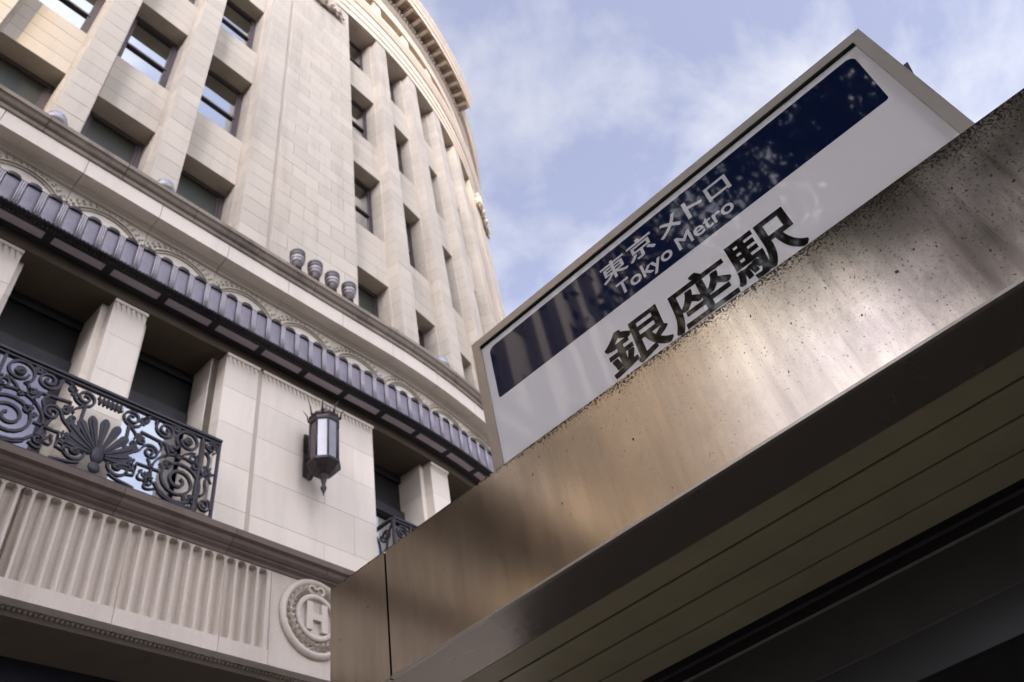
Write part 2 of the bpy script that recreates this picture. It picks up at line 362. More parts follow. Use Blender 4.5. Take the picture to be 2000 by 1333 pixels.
# second pier, at the far end of the curve: chord pieces
P2 = PCUR[3]+PW/2+0.158
for k in range(3):
    w = 0.12*D
    mc = MB(); mc.box(0, w, 0.012, y2, 0, (ZT-ZB)*D); p = mc.build('pier', MORT, B, FM(P2+0.12*k, 0, ZB))
    m_ = MB(); m_.box(0.002, w-0.002, 0, 0.05, 0.0012, COURSE*D-0.0012, 0.005); m_ = m_.mesh('stone', LIME)
    for j in range(NCO):
        z = ZB+j*COURSE
        if z+COURSE > ZT+0.03: break
        place(m_, 'stone', p, FM(P2+0.12*k, 0, z))
# bays: spandrels and windows
def bay(sL, sR, stones=True):
    w = (sR-sL)*D-2*e; sm = (sL+sR)/2
    hz = (HEAD[1]-WH-HEAD[0])/4
    core = MB(); core.box(-w/2, w/2, 0.014, 0.40, 0.01, 4*hz*D-0.01); core = core.mesh('spandrel', MORT)
    blk = MB(); blk.box(-w/2, w/2, 0, 0.40, 0.0012, hz*D-0.0012, 0.005); blk = blk.mesh('stone', LIME)
    for r in range(3):
        p = place(core, 'spandrel', B, FM(sm, DSP, HEAD[r]))
        for k in range(4): place(blk, 'stone', p, FM(sm, DSP+random.uniform(-.0002, .0003), HEAD[r]+hz*k))
    for r in range(4):
        window(sm, w, HEAD[r]-WH, HEAD[r], r)
WIN = {}
def window(sm, w, z0, z1, r):
    h = (z1-z0)*D; key = (round(w, 3), r == 0, r == 3)
    if key not in WIN:
        f = MB(); b = 0.075
        for a in ((-w/2, -w/2+b), (w/2-b, w/2)): f.box(a[0], a[1], 0, 0.10, 0, h)
        f.box(-w/2+b, w/2-b, -0.002, 0.10, h-0.10, h); f.box(-w/2+b, w/2-b, -0.002, 0.10, 0, 0.07)
        fm = f.mesh('window', FRAME)
        rl = MB(); rl.box(-w/2+b, w/2-b, 0.012, 0.075, h*0.52-0.03, h*0.52+0.03); rl = rl.mesh('meeting_rail', FRAME)
        sd = MB()
        for a in ((-w/2+b, -w/2+b+0.045), (w/2-b-0.045, w/2-b)): sd.box(a[0], a[1], 0.025, 0.085, 0.07, h-0.10)
        sd = sd.mesh('sash', FRAME)
        g1 = MB(); g1.box(-w/2+b+0.045, w/2-b-0.045, 0.045, 0.055, h*0.52+0.03, h-0.10); g1 = g1.mesh('pane', BLIND if r == 0 else GLASS)
        g2 = MB(); g2.box(-w/2+b+0.045, w/2-b-0.045, 0.062, 0.072, 0.07, h*0.52-0.03); g2 = g2.mesh('pane', BLIND if r == 0 else GLASS)
        WIN[key] = (fm, rl, sd, g1, g2)
    fm, rl, sd, g1, g2 = WIN[key]; mw = FM(sm, DW, z0)
    p = place(fm, 'window', B, mw)
    place(rl, 'meeting_rail', p, mw); place(sd, 'sash', p, mw)
    for q in (g1, g2):
        a = Matrix.Rotation(random.uniform(-.006, .006), 4, 'X') @ Matrix.Rotation(random.uniform(-.006, .006), 4, 'Z')
        place(q, 'pane', p, mw @ a)
EDGE = [(PSTR[0]+PW/2, PSTR[1]-PW/2), (PSTR[1]+PW/2, PSTR[2]-PW/2), (PSTR[2]+PW/2, PIER_L), (PIER_R, PCUR[0]-PW/2)]
EDGE += [(PCUR[k]+PW/2, PCUR[k+1]-PW/2) for k in range(3)] + [(PCUR[3]+PW/2, P2)]
for a, b in EDGE: bay(a, b)
bay(PSTR[0]-0.2135+PW/2, PSTR[0]-PW/2)
# the wing that runs on to the left (seen mirrored in the sign and fascia)
wg = MB(); gl = MB()
for k in range(1, 16):
    s = PSTR[0]-0.2135*k
    wg.prism([(x+s*D, y+D) for x, y in POLY], ZB*D+1.6, ZT*D+1.6)
    xa, xb = (s+PW/2+SH)*D, (s+0.2135-PW/2-SH)*D
    if k > 1:
        for r in range(3): wg.box(xa, xb, D*(1-DSP), D*(1-DSP)+0.4, HEAD[r]*D+1.6, (HEAD[r+1]-WH)*D+1.6)
    gl.box(xa, xb, D*1.083, D*1.083+0.02, ZB*D+1.6, ZT*D+1.6)
wg.build('side_wing', LIME, B); gl.build('side_wing_glazing', GLASS, B)
# ------------------------------------------------------------------ upper entablature
SL, SE = -3.55, XC+1.0
ARCH = [(-0.085, 3.60), (0.002, 3.60), (0.002, 3.655), (0.006, 3.658), (0.006, 3.715), (0.010, 3.718), (0.010, 3.785), (0.016, 3.79), (0.030, 3.828), (0.032, 3.85), (-0.085, 3.858)]
UPB = [(-0.085, 4.085), (0.010, 4.085), (0.013, 4.10), (0.013, 4.185), (0.018, 4.19), (0.030, 4.21), (0.030, 4.222), (-0.085, 4.222)]
FRZ = [(-0.085, 4.222), (0.022, 4.222), (0.030, 4.258), (0.030, 4.296), (-0.085, 4.296)]
CRN = [(-0.10, 4.290), (0.102, 4.290), (0.102, 4.262), (0.106, 4.262), (0.106, 4.315), (0.113, 4.322), (0.116, 4.345), (0.131, 4.378), (0.131, 4.392), (-0.10, 4.42)]
for a, b in ((SL, -0.3), (-0.3, XC), (XC, 2.6)):
    sweep(ARCH, a, b, 'architrave', CROWN, B); sweep(UPB, a, b, 'upper_band', CROWN, B); sweep(FRZ, a, b, 'bed_moulding', CROWN, B)
    sweep([(-0.055, 3.858), (-0.055, 4.085), (-0.085, 4.085), (-0.085, 3.858)], a, b, 'gallery_wall', DARKST, B)
sweep(CRN, SL, XC, 'cornice', CROWN, B); sweep(CRN, XC, SE, 'cornice', CROWN, B)
CR2 = [(-0.10, 4.296), (0.045, 4.296), (0.05, 4.30), (0.055, 4.345), (0.066, 4.37), (0.066, 4.385), (-0.10, 4.40)]
sweep(CR2, SE+0.001, 2.6, 'cornice', CROWN, B)
mp = MB(); mp.box(-0.17, 0.17, -0.02, 0.36, 0, (4.085-3.858)*D); mp = mp.mesh('gallery_post', CROWN)
for s in PSTR+PCUR+[PIER_L+0.035, PIER_R-0.035, P2+0.03]: place(mp, 'gallery_post', B, FM(s, 0.0, 3.858))
mod = MB(); mod.box(-0.065, 0.065, -0.47, 0.02, 0.0, 0.235); mod.box(-0.085, 0.085, -0.47, 0.02, 0.20, 0.24)
mod = mod.mesh('modillion', CROWN); cof = MB(); cof.box(-0.15, 0.15, -0.40, -0.05, 0, 0.03); cof = cof.mesh('coffer_shade', DARKST)  # coffers are dark plates, a recess's shade put into their colour
s = -0.30
while s < SE-0.01:
    place(mod, 'modillion', B, FM(s, 0.030, 4.256))
    place(cof, 'coffer_shade', B, FM(s+0.0322, 0.030, 4.2865))
    s += 0.0645
eg = MB(); s = -0.1
while s < SE:
    c = W(s, 0.033, 4.238); eg.blob(c, 0.075, (0.85, 0.85, 1.3)); s += 0.0215
eg.build('egg_moulding', CROWN, B, None, kind='stuff')
# carved cartouches hung at the heads of the piers
def cartouche(sm, w):
    mb = MB(); rnd = random.Random(3)
    for i in range(26):
        u = -1+2*i/25; x = u*w/2; z = 0.05+0.42*abs(u)**1.6*0.5+0.16*(1-abs(u))*0
        for q in range(3):
            mb.blob((x+rnd.uniform(-.03, .03), -rnd.uniform(0.02, 0.12), z+rnd.uniform(-.07, .09)), rnd.uniform(.05, .10), (1, .9, 1))
    for sg in (-1, 1):
        pts = [(sg*(w/2-0.02)+0.16*(1-t/30)*math.cos(t*0.36)*sg, -0.06, 0.05+0.16*(1-t/30)*math.sin(t*0.36)) for t in range(26)]
        mb.tube(pts, 0.035, 6)
    mb.box(-w*0.32, w*0.32, -0.10, 0.05, 0.16, 0.95); mb.box(-w*0.22, w*0.22, -0.16, 0.05, 0.30, 1.25)
    for sg in (-1, 1):
        mb.tube([(sg*w*0.34+sg*0.10*math.sin(t*0.5), -0.06, 0.25+t*0.07) for t in range(14)], 0.06, 6)
    return mb.mesh('cartouche', CROWN)
ct = cartouche(0, 0.20*D)
place(ct, 'cartouche', B, FM(0.72, 0.004, 3.43)); place(ct, 'cartouche', B, FM(P2+0.15, 0.004, 3.40))
# ------------------------------------------------------------------ lower cornice, frieze with lunettes
BED = [(0.0, 1.3655), (0.033, 1.3655), (0.034, 1.3695), (0.041, 1.3725), (0.042, 1.3747), (0.0686, 1.3747), (0.0686, 1.4195), (0.0, 1.4195)]
CYM = [(0.0, 1.4195), (0.071, 1.4195), (0.0725, 1.4215), (0.0725, 1.4305), (0.0735, 1.4315), (0.0762, 1.4325), (0.0785, 1.4345), (0.0800, 1.4370), (0.0812, 1.4400), (0.0835, 1.4432), (0.0862, 1.4445), (0.0862, 1.4560), (0.0835, 1.4600), (0.0, 1.4670)]
FRI = [(-0.06, 1.19), (0.028, 1.19), (0.028, 1.3655), (-0.06, 1.3655)]
PIT = 0.1487; G = 0.0006
s = 0.0985-PIT*1.5
ring = MB(); RR = 0.0755*D
for k in range(22):
    a0, a1 = math.pi*k/22, math.pi*(k+1)/22
    for (r0, r1, yo) in ((RR*0.955, RR, -0.035), (RR*0.885, RR*0.915, -0.02)):
        q = [(r*math.cos(a), y, r*math.sin(a)) for a in (a0, a1) for r in (r0, r1) for y in (0.01, yo)]
        ring.add(q, [(1, 3, 7, 5), (0, 4, 6, 2), (2, 6, 7, 3), (0, 1, 5, 4)])
ring = ring.mesh('lunette', LIME)
pet = MB()
for k in range(1, 22):
    a = math.pi*k/22
    for r, q in ((RR*1.10, 0.024), (RR*1.20, 0.017)):
        pet.blob((r*math.cos(a), -0.012, r*math.sin(a)), q, (1, .8, 1))
pet = pet.mesh('leaf_border', LIME)
n = 0
while s < 2.0:
    a, b = s+G, s+PIT-G
    sweep(BED, a, b, 'cornice_stone', LOWST, B, 0.04); sweep(CYM, a+PIT*.42, b+PIT*.42, 'cyma_stone', WEATH, B, 0.04)
    fr = sweep(FRI, a, b, 'frieze_stone', LOWST, B, 0.04)
    if s < 1.5:
        place(ring, 'lunette', fr, FM(s+PIT/2, 0.0285, 1.278)); place(pet, 'leaf_border', fr, FM(s+PIT/2, 0.0285, 1.278), kind='stuff')
    s += PIT
sweep(BED, -3.55, 0.0985-PIT*1.5, 'cornice_stone', LOWST, B); sweep(CYM, -3.55, 0.0985-PIT*1.08, 'cyma_stone', WEATH, B); sweep(FRI, -3.55, 0.0985-PIT*1.5, 'frieze_stone', LOWST, B)
# ------------------------------------------------------------------ loggia: piers, ceiling, glazing
ZF, ZC = 0.735, 1.16
for a, b in ((-3.55, XC), (XC, 2.0)):
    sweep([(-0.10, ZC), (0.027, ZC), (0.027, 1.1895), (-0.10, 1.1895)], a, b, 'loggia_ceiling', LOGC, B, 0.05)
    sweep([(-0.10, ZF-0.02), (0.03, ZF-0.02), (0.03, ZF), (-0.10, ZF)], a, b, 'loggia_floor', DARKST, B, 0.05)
LC = 0.0845
pend = MB(); pend.add([(-0.028, -0.002, 0), (0.028, -0.002, 0), (0.0, -0.03, -0.17), (-0.028, -0.045, 0), (0.028, -0.045, 0)], [(0, 1, 2), (3, 2, 4), (0, 2, 3), (1, 4, 2), (0, 3, 4, 1)])
pendm = pend
def pendants(x0, x1, parent, mw):
    mb = MB(); x = x0+0.04
    while x < x1-0.03:
        mb.add([(v[0]*0.75+x, v[1]*0.35, v[2]*0.7) for v in pendm.v], pendm.f); x += 0.066
    mb.box(x0-0.004, x1+0.004, -0.03, 0.0, 0.0, 0.05)
    mb.build('pendant_moulding', LOWST, parent, mw, kind='stuff')
def low_pilaster(sL, w, d, stepL=True, stones=True):
    w *= D; py = [(0, 0), (w, 0), (w, 0.16), (w+0.08, 0.16), (w+0.08, 0.62), (-0.08, 0.62), (-0.08, 0.16), (0, 0.16)]
    c = MB(); c.prism(shrink(py, 0.006), 0, (ZC-ZF)*D-0.02); p = c.build('loggia_pilaster', MORT, B, FM(sL, d, ZF))
    n = 5; h = (ZC-ZF)/n
    m_ = MB(); m_.prism(py, 0.0010, h*D-0.0010, 0.0025); m_ = m_.mesh('stone', LOWST)
    for k in range(n): place(m_, 'stone', p, FM(sL, d, ZF+k*h))
    pendants(0.0, w, p, FM(sL, d+0.0003, ZC-0.009))
    return p
for sL in (-0.125, 0.0885, 0.304): low_pilaster(sL, PW, 0.021)
for sL in (1.059, 1.274, 1.489): low_pilaster(sL, PW, 0.021)
# the broad pier with the lantern
sL, sR, dp = 0.5215, 0.8765, 0.028
wT = (sR-sL)*D; gx = 0.0745*D
core = [(0.01, 0.007), (wT-0.01, 0.007), (wT-0.01, 0.26), (wT+0.08, 0.26), (wT+0.08, 0.62), (-0.09, 0.62), (-0.09, 0.20), (0.01, 0.20)]
c = MB(); c.prism(core, 0, (ZC-ZF)*D-0.02); p = c.build('lantern_pier', MORT, B, FM(sL, dp, ZF))
nC = 5; h = (ZC-ZF)/nC
m_ = MB(); m_.prism([(0, 0), (gx-0.03, 0), (gx-0.03, 0.20), (-0.10, 0.62), (-0.10, 0.20), (0, 0.20)], 0.0010, h*D-0.0010, 0.0025); m_ = m_.mesh('stone', LOWST)
u = (wT-gx-0.03)
for k in range(nC):
    place(m_, 'stone', p, FM(sL, dp, ZF+k*h))
    xs = [0, u*0.55, u] if k % 2 == 0 else [0, u*0.80, u]
    for a, b in zip(xs[:-1], xs[1:]):
        q = MB(); q.box(gx+0.03+a+0.001, gx+0.03+b-0.001, 0, 0.25 if b == u else 0.06, 0.0010, h*D-0.0010, 0.0025)
        q.build('stone', LOWST, p, FM(sL, dp, ZF+k*h))
pendants(0.0, gx-0.03, p, FM(sL, dp+0.0003, ZC-0.009)); pendants(gx+0.03, wT, p, FM(sL, dp+0.0003, ZC-0.009))
# loggia glazing: transom, mullions, panes set back under the ceiling
LOGDIM = simple('loggia_dim_glass', (0.12, 0.12, 0.155), 0.03, 1.0, 0.5, 0.2, 0.8)  # dim copy of the loggia glass; weaker reflection put into the colour
def loggia_window(s0, s1):
    w = (s1-s0)*D; mw = FM((s0+s1)/2, -0.062, ZF); H = (ZC-ZF)*D
    f = MB(); b = 0.07
    f.box(-w/2, -w/2+b, 0, 0.10, 0, H); f.box(w/2-b, w/2, 0, 0.10, 0, H); f.box(-w/2+b, w/2-b, 0.003, 0.10, H-0.14, H); f.box(-w/2+b, w/2-b, 0.003, 0.10, 0, 0.12)
    p = f.build('loggia_window', AWM, B, mw)
    t_ = MB(); t_.box(-w/2+b, w/2-b, -0.03, 0.09, H*0.70, H*0.70+0.16); t_.build('transom', AWM, p, mw)
    g1 = MB(); g1.box(-w/2+b, w/2-b, 0.05, 0.06, H*0.70+0.16, H-0.14); g1.build('pane', LOGDARK, p, mw)
    g2 = MB(); g2.box(-w/2+b, w/2-b, 0.05, 0.06, 0.12, H*0.70); g2.build('pane', LOGDIM if s0 < 0.2 else LOGGLASS, p, mw)
for a, b in ((-0.0655, 0.0885), (0.148, 0.304), (0.3635, 0.5215), (0.8765, 1.059), (1.1185, 1.274), (1.3335, 1.489)): loggia_window(a-0.012, b+0.012)
# ------------------------------------------------------------------ balcony band: moulding, fluted stones, medallion
BM = [(0.0, 0.7185), (0.047, 0.7185), (0.048, 0.7235), (0.0535, 0.7265), (0.0535, 0.7290), (0.057, 0.7300), (0.062, 0.7335), (0.0635, 0.7375), (0.0635, 0.7395), (0.070, 0.7415), (0.0705, 0.7520), (0.067, 0.7535), (0.0, 0.7545)]
BL = 0.178
s = 0.02
while s < 1.7:
    sweep(BM, s+G*.7, s+BL-G*.7, 'balcony_moulding', BALC, B, 0.05); s += BL
sweep(BM, -3.55, 0.02, 'balcony_moulding', BALC, B)
DB = 0.045; ZB0, ZB1 = 0.5635, 0.7185
FP = 0.0189; FC0 = 0.2445
def fluted(s0, s1, name='fluted_stone', flutes=True):
    mb = MB(); base = W(s0, 0, 0); du = FP/10
    us = []; u_ = s0
    while u_ < s1-1e-6: us.append(u_); u_ += du
    us.append(s1)
    fz0, fz1 = 0.588, 0.717; rr = FP*0.36
    zs = [ZB0, ZB0+0.0225, fz0-0.0008, fz0, fz0+0.003, fz0+0.006, 0.62, 0.66, fz1-rr*1.05, fz1-rr*0.8, fz1-rr*0.5, fz1-rr*0.25, fz1-0.0012, fz1, ZB1-0.0001]
    V = []
    for z in zs:
        for u_ in us:
            dep = 0.0
            if flutes:
                k = round((u_-FC0)/FP); x = abs(u_-FC0-k*FP)
                ok = -14 <= k <= 20
                tw = rr
                if z > fz1-rr: tw = math.sqrt(max(0, rr*rr-(z-fz1+rr)**2))
                if ok and fz0 <= z <= fz1 and x < tw:
                    dep = 0.0120*math.sqrt(max(0, 1-(x/rr)**2))
                    if z < fz0+0.006: dep *= min(1, 0.35+(z-fz0)/0.006)
            off = 0.004 if z <= ZB0+0.0226 else 0.0
            V.append(W(u_, DB-dep+off, z)-base)
    nu = len(us); F = [(j*nu+i, j*nu+i+1, (j+1)*nu+i+1, (j+1)*nu+i) for j in range(len(zs)-1) for i in range(nu-1)]
    b0 = len(V)
    for u_ in (s0, s1):
        for d_, z in ((DB+0.004, ZB0), (DB, ZB1), (-0.06, ZB1), (-0.06, ZB0)): V.append(W(u_, d_, z)-base)
    F += [(b0+3, b0+2, b0+1, b0), (b0+4, b0+5, b0+6, b0+7), (b0, b0+4, b0+7, b0+3), (b0+1, b0+2, b0+6, b0+5), (b0+2, b0+3, b0+7, b0+6)]
    mb.add(V, F); return mb.build(name, FLUT, B, Matrix.Translation(base))
edges = [FC0-FP*7, FC0+FP*0.9, FC0+FP*8.5, FC0+FP*16.5, FC0+FP*20.8]
for a, b in zip(edges[:-1], edges[1:]): fluted(a+0.0003, b-0.0003)
pl = MB()
fluted(edges[-1]+0.0003, XC, 'band_stone', False); fluted(-0.9, edges[0]-0.0003, 'band_stone', False)
sweep([(-0.06, ZB0), (DB, ZB0), (DB, ZB1), (-0.06, ZB1)], XC, 1.7, 'band_stone', FLUT, B)
bd = MB(); s = -0.05
while s < 0.95:
    bd.blob(W(s, 0.031, ZB0-0.002), 0.022, (1, 1, 1)); s += 0.0064
bd.build('bead_moulding', WEATH, B, None, kind='stuff')
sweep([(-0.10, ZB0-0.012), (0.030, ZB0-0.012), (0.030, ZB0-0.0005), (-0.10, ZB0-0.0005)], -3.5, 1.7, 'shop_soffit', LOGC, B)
# medallion with the letter H in a laurel wreath
MC = (0.7206, 0.6585); MR = 0.0655*D
mwm = FM(MC[0], DB, MC[1]) @ Matrix.Rotation(R_(90), 4, 'X')      # local z -> outwards
md = MB(); md.lathe([(MR*1.02, 0.0), (MR*1.02, 0.03), (MR*0.97, 0.055), (MR*0.90, 0.058), (MR*0.86, 0.035), (MR*0.84, 0.014), (0.001, 0.014)], 48)
mdo = md.build('medallion', FLUT, B, mwm)
rg = MB(); rg.lathe([(MR*0.60, 0.013), (MR*0.60, 0.05), (MR*0.575, 0.06), (MR*0.50, 0.06), (MR*0.475, 0.05), (MR*0.475, 0.013)], 40); rg.build('inner_ring', FLUT, mdo, mwm)
hh = MB(); a = MR
hh.box(-0.30*a, -0.13*a, -0.36*a, 0.36*a, 0.012, 0.062); hh.box(0.13*a, 0.30*a, -0.36*a, 0.36*a, 0.012, 0.062); hh.box(-0.129*a, 0.129*a, -0.085*a, 0.085*a, 0.012, 0.060)
hh.build('letter', FLUT, mdo, mwm)
wr = MB(); rnd = random.Random(5)
for sg in (-1, 1):
    for k in range(13):
        th = -math.pi/2+sg*(0.10+k*(math.pi*0.90/13))
        for q, rad in ((0, 0.66), (1, 0.72), (2, 0.79)):
            c_ = Vector((math.cos(th)*a*rad, math.sin(th)*a*rad, 0.022)); dirn = th+sg*(math.pi/2)+sg*(q-1)*-0.55
            L_ = 0.125*a*rnd.uniform(.85, 1.15); dv = Vector((math.cos(dirn), math.sin(dirn), 0)); pv = Vector((-dv.y, dv.x, 0))*0.034*a
            wr.add([c_-dv*L_, c_+pv, c_+dv*L_, c_-pv, c_+Vector((0, 0, 0.045)), c_-dv*L_*.2-Vector((0, 0, .01))], [(0, 3, 4), (3, 2, 4), (2, 1, 4), (1, 0, 4), (0, 1, 5), (1, 2, 5), (2, 3, 5), (3, 0, 5)])
for sg in (-1, 1):
    wr.tube([(sg*(0.13*a-0.10*a*math.cos(t*.4)), 0.70*a+0.10*a*math.sin(t*.4)+0.03*a, 0.03) for t in range(13)], 0.018, 5)
wr.build('laurel_wreath', FLUT, mdo, mwm)
# shopfront glass below
sg_ = MB(); sg_.box(-25*0.9, 0.85*D, D*1.06, D*1.06+0.03, 0.14, (ZB0-0.012)*D+1.6); sg_.build('shop_window', SHOPG, B)
# ------------------------------------------------------------------ awning
A = thing('glass_awning', 'dark metal and ribbed glass awning running under the carved frieze of the stone building', 'awning', W(0.5, 0.07, 1.19))
AP = 0.1025; U = AP/3; ZA0, ZA1 = 1.188, 1.266; DA = 0.071
paneM = MB(); wv = U*D*0.66
nn = 6
for i in range(nn):
    x0, x1 = -wv/2+wv*i/nn, -wv/2+wv*(i+1)/nn
    f_ = lambda x: -0.014*math.sqrt(max(0, 1-(2*x/wv)**2))
    h_ = (ZA1-ZA0)*D
    paneM.add([(x0, f_(x0), 0.03), (x1, f_(x1), 0.03), (x1, f_(x1), h_-0.05), (x0, f_(x0), h_-0.05)], [(0, 1, 2, 3)], True)
paneM.add([(-wv/2, 0, 0.03), (wv/2, 0, 0.03), (wv/2, 0, h_-0.05), (-wv/2, 0, h_-0.05)], [(3, 2, 1, 0)])
paneM = paneM.mesh('glass_pane', AWG)
capM = MB(); capM.lathe([(wv*0.47, -0.062), (wv*0.50, -0.05), (wv*0.50, -0.02), (wv*0.40, 0.010), (wv*0.2, 0.022)], 14); capM.v = [(x, y*0.40, z) for x, y, z in capM.v]; capM = capM.mesh('cap', AWM)
ribM = MB()
for x in (-0.024, 0.0, 0.024): ribM.tube([(x, -0.010, 0.02), (x, -0.010, h_-0.045)], 0.0115, 6)
ribM = ribM.mesh('rib', AWRIB)
seM = MB(); seM.box(-0.004, 0.004, -0.03, 0.0, 0.02, h_-0.05); seM = seM.mesh('seam', AWM)
s = 0.1665-AP*4+U/2; k = 0
while s < 1.62:
    mw = FM(s, DA, ZA0)
    place(paneM, 'glass_pane', A, mw); place(capM, 'cap', A, mw @ Matrix.Translation((0, -0.012, h_-0.02)))
    place(ribM, 'rib', A, FM(s+U/2, DA, ZA0))
    s += U
A0, A1 = 0.1665-AP*4, 1.62
for a, b in ((A0, XC), (XC, A1)):
    sweep([(0.060, ZA0+0.002), (DA-0.001, ZA0+0.002), (DA-0.001, ZA1-0.0085), (0.060, ZA1-0.02)], a, b, 'backing', AWM, A)
    sweep([(0.0575, ZA0-0.0035), (DA+0.003, ZA0-0.0035), (DA+0.005, ZA0-0.001), (DA+0.003, ZA0+0.002), (0.0575, ZA0+0.002)], a, b, 'outer_rail', AWM, A)
    sweep([(0.028, ZA0-0.0035), (0.041, ZA0-0.0035), (0.041, ZA0+0.004), (0.028, ZA0+0.004)], a, b, 'inner_rail', AWM, A)
    sweep([(0.028, ZA1-0.022), (0.060, ZA1-0.022), (0.060, ZA1-0.018), (0.028, ZA1-0.014)], a, b, 'roof', AWM, A)
    sweep([(DA+0.001, ZA1-0.0085), (DA+0.003, ZA1-0.0075), (DA+0.001, ZA1-0.005), (DA-0.002, ZA1-0.006)], a, b, 'top_rail', AWM, A)
ln = MB(); s = A0
while s < A1:
    ln.blob(W(s, DA+0.005, ZA0-0.001), 0.026); ln.blob(W(s+0.0033, DA-0.004, ZA0-0.0045), 0.022); s += 0.0066
ln.build('bead_trim', AWM, A, None, kind='stuff')
s = 0.1665-AP*4
while s < A1-AP:
    sweep([(0.0411, ZA0-0.0028), (0.0574, ZA0-0.0028), (0.0574, ZA0+0.001), (0.0411, ZA0+0.001)], s+0.0075, s+AP-0.0075, 'soffit_panel', AWP, A, 0.06)
    sweep([(0.0411, ZA0-0.0038), (0.0574, ZA0-0.0038), (0.0574, ZA0+0.001), (0.0411, ZA0+0.001)], s-0.0072, s+0.0072, 'cross_bar', AWM, A, 0.06)
    s += AP
# ------------------------------------------------------------------ spotlights and dome lights on the cornice
sp = MB(); sp.lathe([(0.055, 0), (0.075, 0.01), (0.07, 0.10), (0.085, 0.13)], 18)
sp2 = MB(); sp2.lathe([(0.085, 0.13), (0.105, 0.16), (0.112, 0.25), (0.112, 0.27)], 18)
sp3 = MB(); sp3.lathe([(0.112, 0.27), (0.122, 0.28), (0.125, 0.33), (0.118, 0.335), (0.118, 0.35), (0.125, 0.355), (0.125, 0.40), (0.11, 0.415), (0.02, 0.42)], 18)
spm = (sp.mesh('base', SPOTM), sp2.mesh('housing', SPOTL), sp3.mesh('hood', SPOTM))
bandm = MB(); bandm.lathe([(0.108, 0.195), (0.1135, 0.198), (0.1145, 0.212), (0.1095, 0.215)], 18); bandm = bandm.mesh('band', SPOTM)
LABS = ['dark round spotlight on the stone ledge, farthest from the window in its row of four', 'dark round spotlight on the stone ledge, second along from the left of its row',
        'dark round spotlight on the stone ledge, third along from the left of its row', 'dark round spotlight on the stone ledge, the one nearest the window recess']
for k in range(4):
    P = W(0.632+0.0494*k, 0.076, 1.4625+0.0225)
    t_ = thing('spotlight', LABS[k], 'spotlight', P, 'spotlights in a row on the stone ledge')
    mw = Matrix.Translation(P-Vector((0, 0, 0.14)))
    for me in spm: place(me, me.name.split('.')[0], t_, mw)
    place(bandm, 'band', t_, mw)
dm = MB(); dm.lathe([(0.13, 0), (0.135, 0.04), (0.12, 0.10), (0.085, 0.15), (0.03, 0.175), (0.001, 0.18)], 16); dm = dm.mesh('lens', DOME)
db = MB(); db.lathe([(0.15, -0.12), (0.15, 0.0), (0.135, 0.01)], 16); db = db.mesh('base', SPOTL)
for s, lab in ((0.098, 'small bluish dome light on the ledge below the window pilaster at the top left'), (0.317, 'small bluish dome light on the ledge beside the last window before the broad pier'), (1.10, 'small pale dome light on the curved ledge close to the station sign')):
    P = W(s, 0.062, 1.481); t_ = thing('dome_light', lab, 'light', P, 'dome lights on the stone ledge')
    place(dm, 'lens', t_, Matrix.Translation(P)); place(db, 'base', t_, Matrix.Translation(P))
# ------------------------------------------------------------------ wall lantern
LX, LY = 0.7105*D, 0.9215*D
def zw(z): return z*D+1.6
Lt = thing('wall_lantern', 'dark bronze eight-sided lantern on a bracket on the broad stone pier', 'lantern', (LX, LY, zw(0.879)))
mwl = Matrix.Translation((LX, LY, 0)) @ Matrix.Diagonal((0.82, 0.82, 1, 1)); ph = R_(22.5)
q = MB(); q.lathe([(0.004, zw(.874)), (0.014, zw(.880)), (0.042, zw(.888)), (0.048, zw(.892)), (0.030, zw(.896)), (0.030, zw(.900)), (0.055, zw(.914)), (0.075, zw(.917))], 16); q.build('finial', BRASS, Lt, mwl)
q = MB(); q.lathe([(0.075, zw(.917)), (0.12, zw(.920)), (0.20, zw(.928)), (0.262, zw(.9375)), (0.268, zw(.9375)), (0.272, zw(.9425)), (0.245, zw(.9455)), (0.02, zw(.9455))], 8, smooth=False, ph=ph); q.build('bottom_cup', BRASS, Lt, mwl)
q = MB(); q.lathe([(0.02, zw(1.0355)), (0.245, zw(1.0355)), (0.252, zw(1.0395)), (0.252, zw(1.0435)), (0.240, zw(1.046)), (0.255, zw(1.0495)), (0.255, zw(1.0535)), (0.12, zw(1.062)), (0.05, zw(1.075)), (0.01, zw(1.084))], 8, smooth=False, ph=ph); q.build('cap', BRASS, Lt, mwl)
RG = 0.226
for k in range(8):
    a = ph+k*math.pi/4; b = a+math.pi/4
    q = MB(); q.tube([(RG*1.02*math.cos(a), RG*1.02*math.sin(a), zw(.944)), (RG*1.02*math.cos(a), RG*1.02*math.sin(a), zw(1.037))], 0.016, 5); q.build('glazing_bar', BRASS, Lt, mwl)
    p0, p1 = Vector((RG*math.cos(a), RG*math.sin(a), 0)), Vector((RG*math.cos(b), RG*math.sin(b), 0))
    i0, i1 = p0*0.97, p1*0.97; z0, z1 = zw(.9450), zw(1.0358)
    q = MB(); q.add([(p.x, p.y, z) for p in (p0, p1, i1, i0) for z in (z0, z1)], [(0, 2, 3, 1), (4, 6, 7, 5), (2, 4, 5, 3), (6, 0, 1, 7)])
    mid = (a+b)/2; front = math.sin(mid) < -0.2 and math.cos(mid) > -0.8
    q.build('pane', LGLASS_LIT if front else LGLASS_SHADE, Lt, mwl)  # pane colour carries the light: paler front sides, dark others
    am = mid; q = MB()
    for off_ in (0,):
        aa = am
        q.tube([(0.25*math.cos(aa), 0.25*math.sin(aa), zw(1.051)), (0.265*math.cos(aa), 0.265*math.sin(aa), zw(1.058)), (0.275*math.cos(aa), 0.275*math.sin(aa), zw(1.066)), (0.345*math.cos(aa+.1), 0.345*math.sin(aa+.1), zw(1.0785))], [0.022, 0.015, 0.012, 0.003], 5)
    q.build('crown_spike', BRASS, Lt, mwl)
bx_ = 0.7080*D; yw = D*0.972
